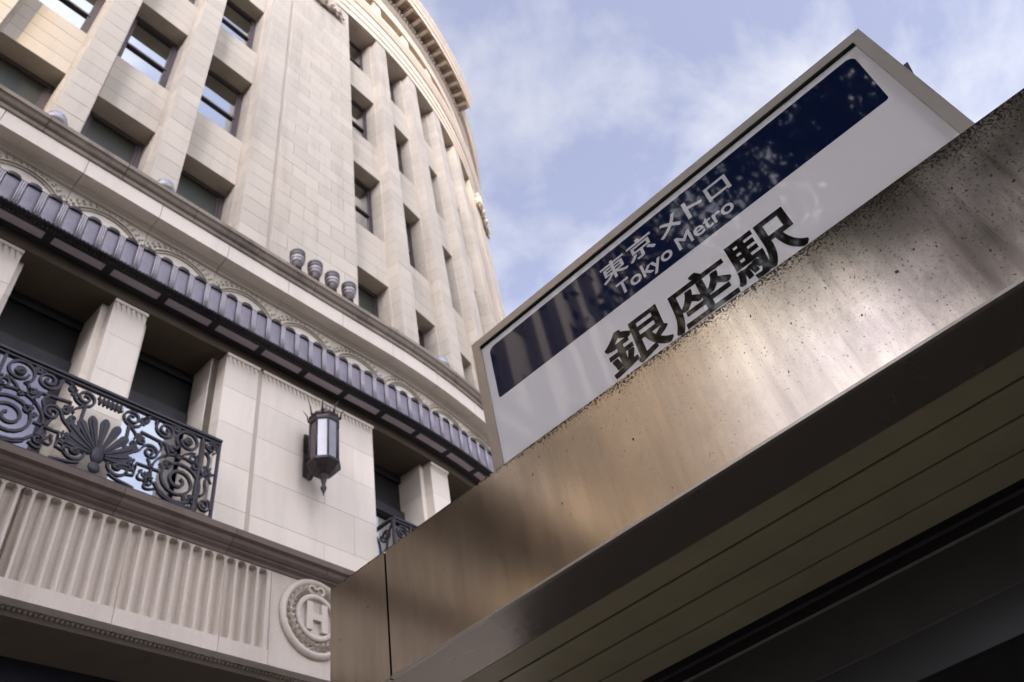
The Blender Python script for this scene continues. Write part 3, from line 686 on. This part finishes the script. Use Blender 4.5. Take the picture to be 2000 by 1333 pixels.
q = MB(); q.box(bx_-0.05, bx_+0.05, yw-0.035, yw-0.003, zw(.945), zw(1.045)); q.box(bx_-0.08, bx_+0.08, yw-0.045, yw-0.036, zw(1.0), zw(1.03)); q.build('backplate', BRASS, Lt)
q = MB(); q.tube([(bx_, yw-0.03, zw(1.018)), (LX, LY+0.2, zw(1.018))], 0.028, 8); q.tube([(bx_, yw-0.03, zw(.985)), (LX, LY+0.2, zw(.985))], 0.022, 8)
q.build('bracket_arm', BRASS, Lt)
q = MB(); q.tube([(bx_, yw-0.075+0.055*(1-t/26)*math.cos(1.2+t*0.42)-0.02, zw(.948)-0.05+0.075*(1-t/26)*math.sin(1.2+t*0.42)) for t in range(22)], 0.022, 7); q.build('scroll', BRASS, Lt)
# ------------------------------------------------------------------ balcony railings
def bar2(pts, w, th, mb, taper=None):
    n = len(pts); V = []; F = []
    for i, (x, z) in enumerate(pts):
        a = Vector(pts[max(i-1, 0)]); b = Vector(pts[min(i+1, n-1)]); tg = (b-a); tg = tg.normalized() if tg.length > 1e-9 else Vector((1, 0)); nr = Vector((-tg.y, tg.x))
        ww = w if taper is None else w*taper(i/(n-1))
        for sgn in (-1, 1):
            for y in (-th/2, th/2): V.append((x+nr.x*sgn*ww/2, y, z+nr.y*sgn*ww/2))
    for i in range(n-1):
        a = 4*i; b = a+4
        F += [(a, b, b+2, a+2), (a+1, a+3, b+3, b+1), (a, a+1, b+1, b), (a+2, b+2, b+3, a+3)]
    F += [(0, 2, 3, 1), (4*n-4, 4*n-3, 4*n-1, 4*n-2)]; mb.add(V, F)
def spiral(cx, cy, r0, r1, turns, a0, sg=1, n=None):
    n = n or int(18*turns)
    return [(cx+(r0+(r1-r0)*i/n)*math.cos(a0+sg*2*math.pi*turns*i/n), cy+(r0+(r1-r0)*i/n)*math.sin(a0+sg*2*math.pi*turns*i/n)) for i in range(n+1)]
def bez(p, n=14):
    r = []
    for i in range(n+1):
        t = i/n; q = [Vector(x) for x in p]
        while len(q) > 1: q = [q[j].lerp(q[j+1], t) for j in range(len(q)-1)]
        r.append((q[0].x, q[0].y))
    return r
RZ = zw(0.7525); RY = 0.938*D
RL = thing('balcony_railing', 'long dark iron balcony railing with spirals and a fan-shaped palmette', 'railing', (1.0, RY, RZ), 'wrought iron balcony railings')
mr = Matrix.Translation((0, RY, RZ)); CX = 2.303
def mirror(pts): return [(2*CX-x, y) for x, y in pts]
def piece(name, pts, w=0.022, th=0.03, both=True, taper=None, off=0.0):
    for f in ((False, True) if both else (False,)):
        mb = MB(); bar2(mirror(pts) if f else pts, w*1.12, th*1.15, mb, taper)
        mb.build(name, IRON, RL, mr @ Matrix.Translation((0, off, 0)))
def disc(name, cx, cy, r, both=True):
    for f in ((False, True) if both else (False,)):
        mb = MB(); mb.lathe([(r, -0.02), (r, 0.012), (r*0.75, 0.022), (r*0.5, 0.014), (r*0.35, 0.03), (0.002, 0.034)], 14)
        mb.build(name, IRON, RL, mr @ Matrix.Translation(((2*CX-cx) if f else cx, -0.004, cy)) @ Matrix.Rotation(R_(90), 4, 'X'))
u0, u1 = 2*CX-3.60, 3.60
mb = MB(); mb.box(u0, u1, -0.035, 0.035, 1.075, 1.105); mb.box(u0, u1, -0.022, 0.022, 1.035, 1.055); mb.build('top_rail', IRON, RL, mr)
mb = MB(); mb.box(u0, u1, -0.022, 0.022, 0.012, 0.040); mb.build('bottom_rail', IRON, RL, mr)
for x in (3.585, 3.372):
    for f in (False, True):
        xx = 2*CX-x if f else x; mb = MB(); mb.box(xx-0.014, xx+0.014, -0.018, 0.018, 0.0, 1.075); mb.build('post', IRON, RL, mr)
piece('scroll', spiral(3.168, 0.345, 0.035, 0.285, 2.6, 1.1, -1), 0.026)
piece('scroll', spiral(3.168, 0.345, 0.31, 0.33, 0.45, 3.4, -1, 10), 0.02)
piece('scroll', spiral(3.205, 0.905, 0.145, 0.085, 1.15, 4.2, -1), 0.024); disc('rosette', 3.205, 0.905, 0.055)
piece('scroll', spiral(3.305, 0.705, 0.075, 0.02, 1.5, 1.2, -1), 0.018)
piece('scroll', bez([(3.12, 0.80), (3.02, 0.70), (3.10, 0.64), (3.145, 0.62)]), 0.022)
piece('scroll', bez([(3.145, 0.62), (3.16, 0.72), (3.26, 0.78), (3.31, 0.775)]), 0.020)
piece('scroll', spiral(2.934, 0.930, 0.115, 0.02, 1.8, 2.6, 1), 0.022)
piece('scroll', bez([(2.815, 0.96), (2.80, 1.03), (2.86, 1.04), (2.74, 1.02)]), 0.018)
piece('scroll', spiral(2.555, 0.905, 0.118, 0.022, 1.9, 0.2, -1), 0.022)
piece('scroll', bez([(2.67, 0.93), (2.70, 1.02), (2.78, 1.03), (2.83, 1.02)]), 0.020)
piece('scroll', bez([(2.55, 0.79), (2.62, 0.74), (2.66, 0.68), (2.62, 0.66)]), 0.018)
piece('key_bar', [(2.67, 0.775), (2.955, 0.745), (3.01, 0.64), (2.985, 0.585)], 0.022)
piece('scroll', spiral(2.816, 0.565, 0.095, 0.018, 1.7, 2.9, -1), 0.022)
piece('scroll', bez([(2.722, 0.585), (2.70, 0.50), (2.62, 0.50), (2.58, 0.41)]), 0.020)
piece('scroll', bez([(2.90, 0.60), (2.96, 0.70), (2.90, 0.72), (2.89, 0.74)]), 0.018)
piece('scroll', bez([(2.80, 0.475), (2.83, 0.43), (2.84, 0.41), (2.83, 0.37)]), 0.018)
piece('key_bar', [(2.60, 0.18), (2.69, 0.20), (2.70, 0.365), (2.945, 0.372)], 0.022)
piece('scroll', [(2.72+0.020*i+0.035*math.sin(i*math.pi*0.5+0.6), 0.285-0.0205*i+0.035*math.sin(i*math.pi*0.5)) for i in [j*0.25 for j in range(38)]], 0.016)
piece('scroll', spiral(2.515, 0.235, 0.125, 0.075, 1.3, 2.2, -1), 0.024); disc('rosette', 2.515, 0.235, 0.052)
piece('scroll', bez([(2.45, 0.12), (2.55, 0.06), (2.66, 0.08), (2.72, 0.05)]), 0.02)
piece('scroll', bez([(2.97, 0.13), (3.05, 0.05), (3.2, 0.05), (3.34, 0.07)]), 0.02)
piece('key_bar', [(2.538, 0.80), (2.545, 0.37)], 0.026)
for (cx, cy, r, a0, sg) in ((2.70, 0.66, 0.05, 1.0, 1), (2.645, 0.30, 0.055, 0.5, -1), (3.045, 0.72, 0.045, 2.0, 1), (3.02, 0.49, 0.05, 2.6, -1), (3.33, 0.60, 0.04, 0.3, 1), (2.70, 0.955, 0.045, 3.0, 1), (3.05, 1.00, 0.04, 1.2, -1), (2.86, 0.20, 0.06, 0.9, 1), (3.33, 0.17, 0.05, 2.2, -1), (2.62, 0.585, 0.04, 4.0, 1)):
    piece('scroll', spiral(cx, cy, r, 0.012, 1.6, a0, sg), 0.017)
    an = a0+1.2
    for j in (-0.5, 0.0, 0.5): piece('leaf', [(cx+r*1.0*math.cos(an+j), cy+r*1.0*math.sin(an+j)), (cx+r*1.55*math.cos(an+j*.8), cy+r*1.55*math.sin(an+j*.8)), (cx+r*2.0*math.cos(an+j*.6), cy+r*2.0*math.sin(an+j*.6))], 0.026, 0.02, True, lambda t: 0.35+2.0*t*(1-t)*1.4)
# end panels
piece('scroll', spiral(3.485, 0.955, 0.082, 0.016, 1.9, -1.2, 1), 0.018)
piece('scroll', spiral(3.490, 0.165, 0.082, 0.016, 1.9, 1.2, -1), 0.018)
piece('scroll', bez([(3.42, 0.86), (3.56, 0.78), (3.40, 0.66), (3.53, 0.58)]), 0.022)
piece('scroll', bez([(3.53, 0.58), (3.38, 0.45), (3.57, 0.36), (3.43, 0.26)]), 0.022)
for an in (0.4, 1.2, 2.0, 2.8, 3.8, 5.4): piece('leaf', [(3.478+0.03*math.cos(an), 0.56+0.03*math.sin(an)), (3.478+0.10*math.cos(an), 0.56+0.12*math.sin(an))], 0.042, 0.02, True, lambda t: 0.45+1.2*t*(1-t)*2)
disc('rosette', 3.478, 0.56, 0.035)
# palmette
for k in range(11):
    an = R_(90+(k-5)*19.0); L_ = 0.47 if abs(k-5) < 2 else (0.43 if abs(k-5) < 4 else 0.34)
    base = Vector((CX, 0.27)); dv = Vector((math.cos(an), math.sin(an))); bend = Vector((-dv.y, dv.x))*(0.035*(k-5)/5)*-1
    pts = [tuple(base+dv*(0.07+(L_-0.07)*i/20)+bend*((i/20)**2)*1.4) for i in range(21)]
    mb = MB(); bar2(pts, 0.100, 0.022, mb, lambda t: (0.26+0.84*t) if t < 0.85 else 0.95*math.sqrt(max(0.04, 1-((t-0.80)/0.2)**2))); mb.build('petal', IRON, RL, mr @ Matrix.Translation((0, -0.006-0.002*(k % 2), 0)))
    mb = MB(); bar2(pts[:-2], 0.022, 0.016, mb, lambda t: 0.5+0.7*t); mb.build('petal_rib', IRON, RL, mr @ Matrix.Translation((0, -0.021, 0)))
mb = MB(); mb.blob((CX, -0.01, 0.27), 0.09, (0.8, 0.4, 1.25)); mb.blob((CX, -0.01, 0.12), 0.07, (0.9, 0.4, 1.0)); mb.build('boss', IRON, RL, mr)
pts = [(CX-0.135+0.27*i/60, 0.965+0.045*math.sin(i*0.62)) for i in range(61)]; piece('chain', pts, 0.014, 0.02, False)
pts = [(CX-0.125+0.25*i/60, 0.955+0.045*math.cos(i*0.62)) for i in range(61)]; piece('chain', pts, 0.014, 0.02, False, None, 0.012)
# returns to the wall
for xx in (u0+0.014, u1-0.014):
    mb = MB(); mb.box(xx-0.02, xx+0.02, 0.036, 0.25, 1.075, 1.105); mb.box(xx-0.012, xx+0.012, 0.036, 0.25, 0.012, 0.04); mb.build('return_rail', IRON, RL, mr)
# the small railing by the canopy
R2 = thing('balcony_railing', 'dark iron balcony railing corner half hidden behind the metal canopy', 'railing', (0.8885*D, RY, RZ), 'wrought iron balcony railings')
x0 = 0.8885*D; x1 = x0+1.25; m2 = Matrix.Translation((0, RY, RZ))
mb = MB(); mb.box(x0, x1, -0.03, 0.03, 1.075, 1.105); mb.box(x0, x1, -0.02, 0.02, 1.035, 1.055); mb.box(x0-0.025, x0+0.025, 0.031, 0.42, 1.075, 1.105); mb.build('top_rail', IRON, R2, m2)
mb = MB(); mb.box(x0, x1, -0.02, 0.02, 0.012, 0.04); mb.box(x0-0.015, x0+0.015, 0.021, 0.42, 0.012, 0.04); mb.build('bottom_rail', IRON, R2, m2)
for xx in (x0, x0+0.30, x1): mb = MB(); mb.box(xx-0.017, xx+0.017, -0.018, 0.018, 0, 1.075); mb.build('post', IRON, R2, m2)
def p2(name, pts, w=0.02, side=False):
    mb = MB(); bar2(pts, w, 0.03, mb)
    mw = m2 @ (Matrix.Translation((x0, 0.0, 0)) @ Matrix.Rotation(R_(90), 4, 'Z') if side else Matrix.Identity(4)); mb.build(name, IRON, R2, mw)
for zc in (0.90, 0.62, 0.34, 0.12):
    p2('scroll', spiral(x0+0.15, zc, 0.11, 0.018, 1.9, 0.4, 1 if zc > 0.5 else -1)); p2('scroll', spiral(0.16, zc, 0.10, 0.018, 1.9, 0.4, -1), 0.02, True)
p2('scroll', spiral(x0+0.78, 0.36, 0.27, 0.03, 2.5, 0.3, 1), 0.024); p2('scroll', spiral(x0+0.55, 0.88, 0.13, 0.02, 1.9, 1.0, 1)); p2('scroll', spiral(x0+0.95, 0.88, 0.13, 0.02, 1.9, 2.0, -1))
p2('scroll', bez([(0.02, 1.02), (0.25, 0.80), (0.05, 0.55), (0.30, 0.30)]), 0.02, True); p2('scroll', bez([(0.36, 1.0), (0.20, 0.75), (0.36, 0.5), (0.1, 0.2)]), 0.02, True)
# ------------------------------------------------------------------ subway entrance canopy
X0 = 2.0; CZ = 1.6; ZL, ZH = 1.357+CZ, 1.915+CZ; Y_END, Y_NEAR, Y_S = 2.537, -3.2, 2.170
Cn = thing('station_canopy', 'stained brushed steel entrance canopy with a planked metal soffit', 'canopy', (3.2, 0, 0.14))
q = MB(); q.box(X0, X0+0.05, Y_NEAR, Y_S, ZL+0.012, ZH); q.build('fascia_panel', STEEL, Cn)
q = MB(); q.box(X0, X0+0.05, Y_S+0.011, Y_END-0.05, ZL+0.012, ZH); q.box(X0, 5.0, Y_END-0.05, Y_END, ZL+0.012, ZH); q.build('fascia_panel', STEEL, Cn, label='short end panel of the fascia beyond the dark vertical joint')
q = MB(); q.box(X0+0.012, X0+0.045, Y_S-0.01, Y_S+0.02, ZL+0.013, ZH-0.004); q.build('joint', DARKGAP, Cn)
q = MB(); q.box(X0-0.006, X0+0.012, Y_NEAR, Y_S, ZL, ZL+0.010); q.build('drip_lip', ALU, Cn)
q = MB(); q.box(X0-0.004, X0+0.012, Y_S+0.011, Y_END, ZL, ZL+0.010); q.build('drip_lip', ALU, Cn)
q = MB(); q.box(X0+0.052, 5.0, Y_NEAR, Y_END-0.052, ZH-0.06, ZH-0.008); q.build('roof', ALU, Cn)
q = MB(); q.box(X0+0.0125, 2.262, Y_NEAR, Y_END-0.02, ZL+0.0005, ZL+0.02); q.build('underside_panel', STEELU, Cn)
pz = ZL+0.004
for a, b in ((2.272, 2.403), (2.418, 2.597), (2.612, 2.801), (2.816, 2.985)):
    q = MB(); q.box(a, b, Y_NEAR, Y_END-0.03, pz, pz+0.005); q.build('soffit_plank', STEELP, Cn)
q = MB(); q.box(2.05, 5.0, Y_NEAR, Y_END-0.06, pz+0.007, pz+0.015); q.build('gap_shade_sheet', DARKGAP, Cn)  # black sheet standing in for the shade between the planks
XG = 3.18
q = MB(); q.box(XG-0.006, XG+0.05, Y_NEAR, 2.45, 1.352+CZ, 1.362+CZ); q.build('top_rail', ALU, Cn)
q = MB(); q.box(3.06, 3.066, Y_NEAR, 2.45, 1.355+CZ, 1.366+CZ); q.build('track', FRAME, Cn)
TRB = simple('transom_beam_paint', (0.055, 0.05, 0.042), 0.5, 0.2, 0.4, 0.4, 4)
q = MB(); q.box(XG, XG+0.06, Y_NEAR, 2.45, 1.142+CZ, 1.352+CZ); q.build('transom_beam', TRB, Cn)
q = MB(); q.box(XG-0.004, XG+0.04, Y_NEAR, 2.45, 1.130+CZ, 1.140+CZ); q.build('glazing_rail', FRAME, Cn)
q = MB(); q.box(XG-0.008, XG-0.001, Y_NEAR, 2.45, 0.9835+CZ, 1.129+CZ); q.build('transom_glass', simple('transom_glass', (0.022, 0.02, 0.016), 0.30, 0, 0.3, 0.4, 2), Cn)
q = MB(); q.box(XG-0.012, XG-0.0085, Y_NEAR, 2.45, 0.973+CZ, 0.983+CZ); q.build('glazing_rail', DARKGAP, Cn)
q = MB(); q.box(XG-0.012, XG-0.009, Y_NEAR, 2.45, 0.14, 0.972+CZ); q.box(XG, XG+0.06, Y_NEAR, 2.45, 0.14, 1.125+CZ); q.build('side_wall', DARKGAP, Cn)
for y in (2.30, -2.9): q = MB(); q.box(4.6, 4.75, y-0.08, y+0.08, 0.14, ZL+0.05); q.build('column', ALU, Cn)
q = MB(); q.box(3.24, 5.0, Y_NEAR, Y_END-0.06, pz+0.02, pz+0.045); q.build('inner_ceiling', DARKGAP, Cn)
# ------------------------------------------------------------------ station sign
XS = 2.035; K = XS/2.0; yL, yR, zTop, zBot, FWD = 1.512*K, -0.482*K, 2.629*K+CZ, 1.86*K+CZ, 0.046
S = thing('station_sign', 'white subway station sign with a navy band, metal framed, on the canopy', 'sign', (XS, 0.5, ZH))
def bar(name, y0, y1_, z0, z1_):   # face set forward of the panel
    q = MB(); q.box(XS-0.012, XS+0.16, y0, y1_, z0, z1_); return q
dpt = (XS-0.012, XS+0.16)
def mitre(name, pts):
    q = MB(); n = len(pts)
    V = [(dpt[0], y, z) for y, z in pts]+[(dpt[1], y, z) for y, z in pts]
    q.add(V, [tuple(range(n)), tuple(range(2*n-1, n-1, -1))]+[(i, i+n, (i+1) % n+n, (i+1) % n) for i in range(n)]); q.build(name, ALU, S)
mitre('frame_bar', [(yL, zTop), (yR, zTop), (yR+FWD, zTop-FWD), (yL-FWD, zTop-FWD)])
mitre('frame_bar', [(yL, zBot), (yL, zTop-.0006), (yL-FWD+.0006, zTop-FWD), (yL-FWD+.0006, zBot)])
mitre('frame_bar', [(yR+FWD-.0006, zBot), (yR+FWD-.0006, zTop-FWD), (yR, zTop-.0006), (yR, zBot)])
q = MB(); q.box(XS-0.010, XS+0.002, yR+FWD, yL-FWD, zTop-FWD-0.010, zTop-FWD-0.0002); q.build('frame_shadow', DARKGAP, S)  # dark strip standing in for the shadow under the top frame bar
q = MB(); q.box(XS, XS+0.012, yR+FWD-.01, yL-FWD+.01, zBot, zTop-FWD-0.0003); q.build('sign_panel', WHITE, S)
q = MB(); q.box(XS+0.013, XS+0.15, yR+0.01, yL-0.01, zBot, zTop-0.01); q.build('light_box', ALU, S)
by0, by1, bz0, bz1, br = -0.404*K, 1.426*K, 2.238*K+CZ, 2.541*K+CZ, 0.032
pts = []
for cy, cz, a0 in ((by1-br, bz1-br, 0), (by0+br, bz1-br, 90), (by0+br, bz0+0.012, 180), (by1-0.012, bz0+0.012, 270)):
    rr_ = br if cz > bz0+0.1 else 0.012
    for k in range(9): pts.append((cy+rr_*math.cos(R_(a0+k*11.25)), cz+rr_*math.sin(R_(a0+k*11.25))))
q = MB(); n = len(pts); q.add([(XS-0.0006, y, z) for y, z in pts]+[(XS+0.0002, y, z) for y, z in pts], [tuple(range(n-1, -1, -1)), tuple(range(n, 2*n))]+[(i, (i+1) % n, (i+1) % n+n, i+n) for i in range(n)])
q.build('navy_band', NAVY, S)
TM = Matrix(((0, 0, -1, 0), (-1, 0, 0, 0), (0, 1, 0, 0), (0, 0, 0, 1)))     # text x -> -Y, text y -> Z, faces -X
def glyph(ch, yl, yr, z0, z1, mat, xoff, bold):
    cu = bpy.data.curves.new('lettering', 'FONT'); cu.body = ch; cu.size = 1.0; cu.resolution_u = 6
    tmp = bpy.data.objects.new('lettering', cu); COL.objects.link(tmp); bpy.context.view_layer.update()
    me = bpy.data.meshes.new_from_object(tmp.evaluated_get(bpy.context.evaluated_depsgraph_get())); me.name = 'lettering'
    bpy.data.objects.remove(tmp); bpy.data.curves.remove(cu)
    vs0 = [v.co.copy() for v in me.vertices]; fs0 = [tuple(p.vertices) for p in me.polygons]
    if not vs0: return
    V = []; F = []; dirs = [(bold*i_*0.85, bold*j_*0.85) for i_ in (0, -1, 1) for j_ in (0, -1, 1)]
    for i, (ox, oy) in enumerate(dirs):       # heavier weight: the outline stacked with small offsets, each a hair behind the last
        b_ = len(V); V += [Vector((v.x+ox, v.y+oy, -i*0.00002)) for v in vs0]; F += [tuple(b_+q for q in f) for f in fs0]
    ax, bx, ay, by = min(v.x for v in V), max(v.x for v in V), min(v.y for v in V), max(v.y for v in V); w_, h_2 = yl-yr, z1-z0
    V = [((v.x-ax)/(bx-ax)*w_, (v.y-ay)/(by-ay)*h_2, v.z) for v in V]
    me2 = bpy.data.meshes.new('lettering'); me2.from_pydata(V, [], F); me2.materials.append(mat); bpy.data.meshes.remove(me)
    place(me2, 'lettering', S, Matrix.Translation((XS-xoff, yl, z0)) @ TM)
def GL(ch, yl, yr, z0, z1, mat, xoff, bold): glyph(ch, yl*K, yr*K, z0*K+CZ, z1*K+CZ, mat, xoff, bold)
for ch, yl, yr, z0, z1 in (('銀', .902, .628, 1.918, 2.136), ('座', .617, .352, 1.914, 2.134), ('駅', .346, .078, 1.916, 2.136)): GL(ch, yl, yr, z0, z1, TXTB, 0.0009, 0.021)
for ch, yl, yr, z0, z1 in (('東', .803, .677, 2.384, 2.490), ('京', .664, .540, 2.384, 2.496), ('メ', .514, .412, 2.386, 2.482), ('ト', .384, .303, 2.386, 2.486), ('ロ', .284, .184, 2.386, 2.470)): GL(ch, yl, yr, z0, z1, TXTW, 0.0016, 0.017)
GL('Tokyo', .760, .497, 2.2535, 2.346, TXTW, 0.0016, 0.016); GL('Metro', .470, .217, 2.2735, 2.346, TXTW, 0.0016, 0.016)
q = MB(); V = [(-0.44, 2.36), (-0.505, 2.36), (-0.5475, 2.545), (-0.44, 2.545)]
q.add([(x, y, z+CZ) for x in (XS+0.152, XS+0.168) for y, z in V], [(3, 2, 1, 0), (4, 5, 6, 7)]+[(i, (i+1) % 4, (i+1) % 4+4, i+4) for i in range(4)]); q.build('rear_bracket', FRAME, S)
# ------------------------------------------------------------------ unseen surroundings, sized to shade the facade and show in metal and glass
def block_building(name, label, x0, x1, y0, y1_, h, mat, floors, bays):
    o = thing(name, label, 'building', ((x0+x1)/2, (y0+y1_)/2, 0)); q = MB(); q.box(x0, x1, y0, y1_, 0, h); q.build('wall', mat, o)
    gq = MB(); fh = (h-4)/floors
    for f in range(floors):
        for b_ in range(bays):
            w = (x1-x0)/bays; xa = x0+w*(b_+0.2); gq.box(xa, xa+w*0.6, y1_-0.01, y1_+0.03, 4+fh*(f+0.25), 4+fh*(f+0.8))
            w = (y1_-y0)/bays; ya = y0+w*(b_+0.2); gq.box(x1-0.01, x1+0.03, ya, ya+w*0.6, 4+fh*(f+0.25), 4+fh*(f+0.8))
    gq.build('glazing', SHOPG, o)
block_building('office_building', 'tall brown stone office block across the avenue', -19.8, -9.6, -30, -13, 43.6, BROWNB, 10, 4)
block_building('office_building', 'lower pale office block across the avenue', -26.6, -20.1, -30, -13, 28, PALEB, 7, 6)
def tree(loc, h, cr, zc, label, seed, nleaf):
    rnd = random.Random(seed); o = thing('street_tree', label, 'tree', loc); mw = Matrix.Translation(loc)
    q = MB(); q.tube([(0, 0, 0), (0.05, 0.03, h*0.25), (-0.05, 0.05, h*0.5), (0.05, 0, h*0.8)], [0.22, 0.17, 0.12, 0.05], 9)
    for k in range(14):
        a = k*2.4; z = h*(0.55+0.025*k); L_ = cr*rnd.uniform(.6, .95)
        q.tube([(0, 0, z), (L_*.5*math.cos(a), L_*.5*math.sin(a), z+L_*.35), (L_*math.cos(a), L_*math.sin(a), z+L_*.55)], [0.07, 0.045, 0.015], 6)
    q.build('trunk', BARK, o, mw)
    cl = [(Vector((rnd.gauss(0, 1), rnd.gauss(0, 1), rnd.gauss(0, 1))).normalized()*rnd.uniform(.35, 1)**.5, rnd.uniform(.16, .34)) for _ in range(75)]
    V = []; F = []
    for i in range(nleaf):
        c, r = cl[rnd.randrange(len(cl))]; p = (c+Vector((rnd.gauss(0, .5), rnd.gauss(0, .5), rnd.gauss(0, .5)))*r)*cr; p.z = p.z*0.95+zc; p.y += 0.9
        d1 = Vector((rnd.gauss(0, 1), rnd.gauss(0, 1), rnd.gauss(0, 1))).normalized(); d2 = d1.cross(Vector((rnd.gauss(0, 1), rnd.gauss(0, 1), rnd.gauss(0, 1)))).normalized(); L_ = rnd.uniform(.05, .10)
        b_ = len(V); V += [tuple(p-d1*L_), tuple(p+d2*L_*.55), tuple(p+d1*L_), tuple(p-d2*L_*.55)]; F.append((b_, b_+1, b_+2, b_+3))
    me = bpy.data.meshes.new('crown'); me.from_pydata(V, [], F); me.materials.append(LEAF); place(me, 'crown', o, mw, kind='stuff')
block_building('office_building', 'dark low office block beside the pavement', -34, -20, -14, -1.5, 18, BROWNB, 4, 3)
tree((-3.4, -4.0, 0.14), 10.5, 2.9, 8.2, 'lower leafy street tree on the pavement across from the canopy', 9, 22000)
tree((-2.6, -0.75, 0.14), 13.5, 2.9, 10.9, 'leafy street tree on the pavement behind the viewer, beside the canopy', 4, 15000)
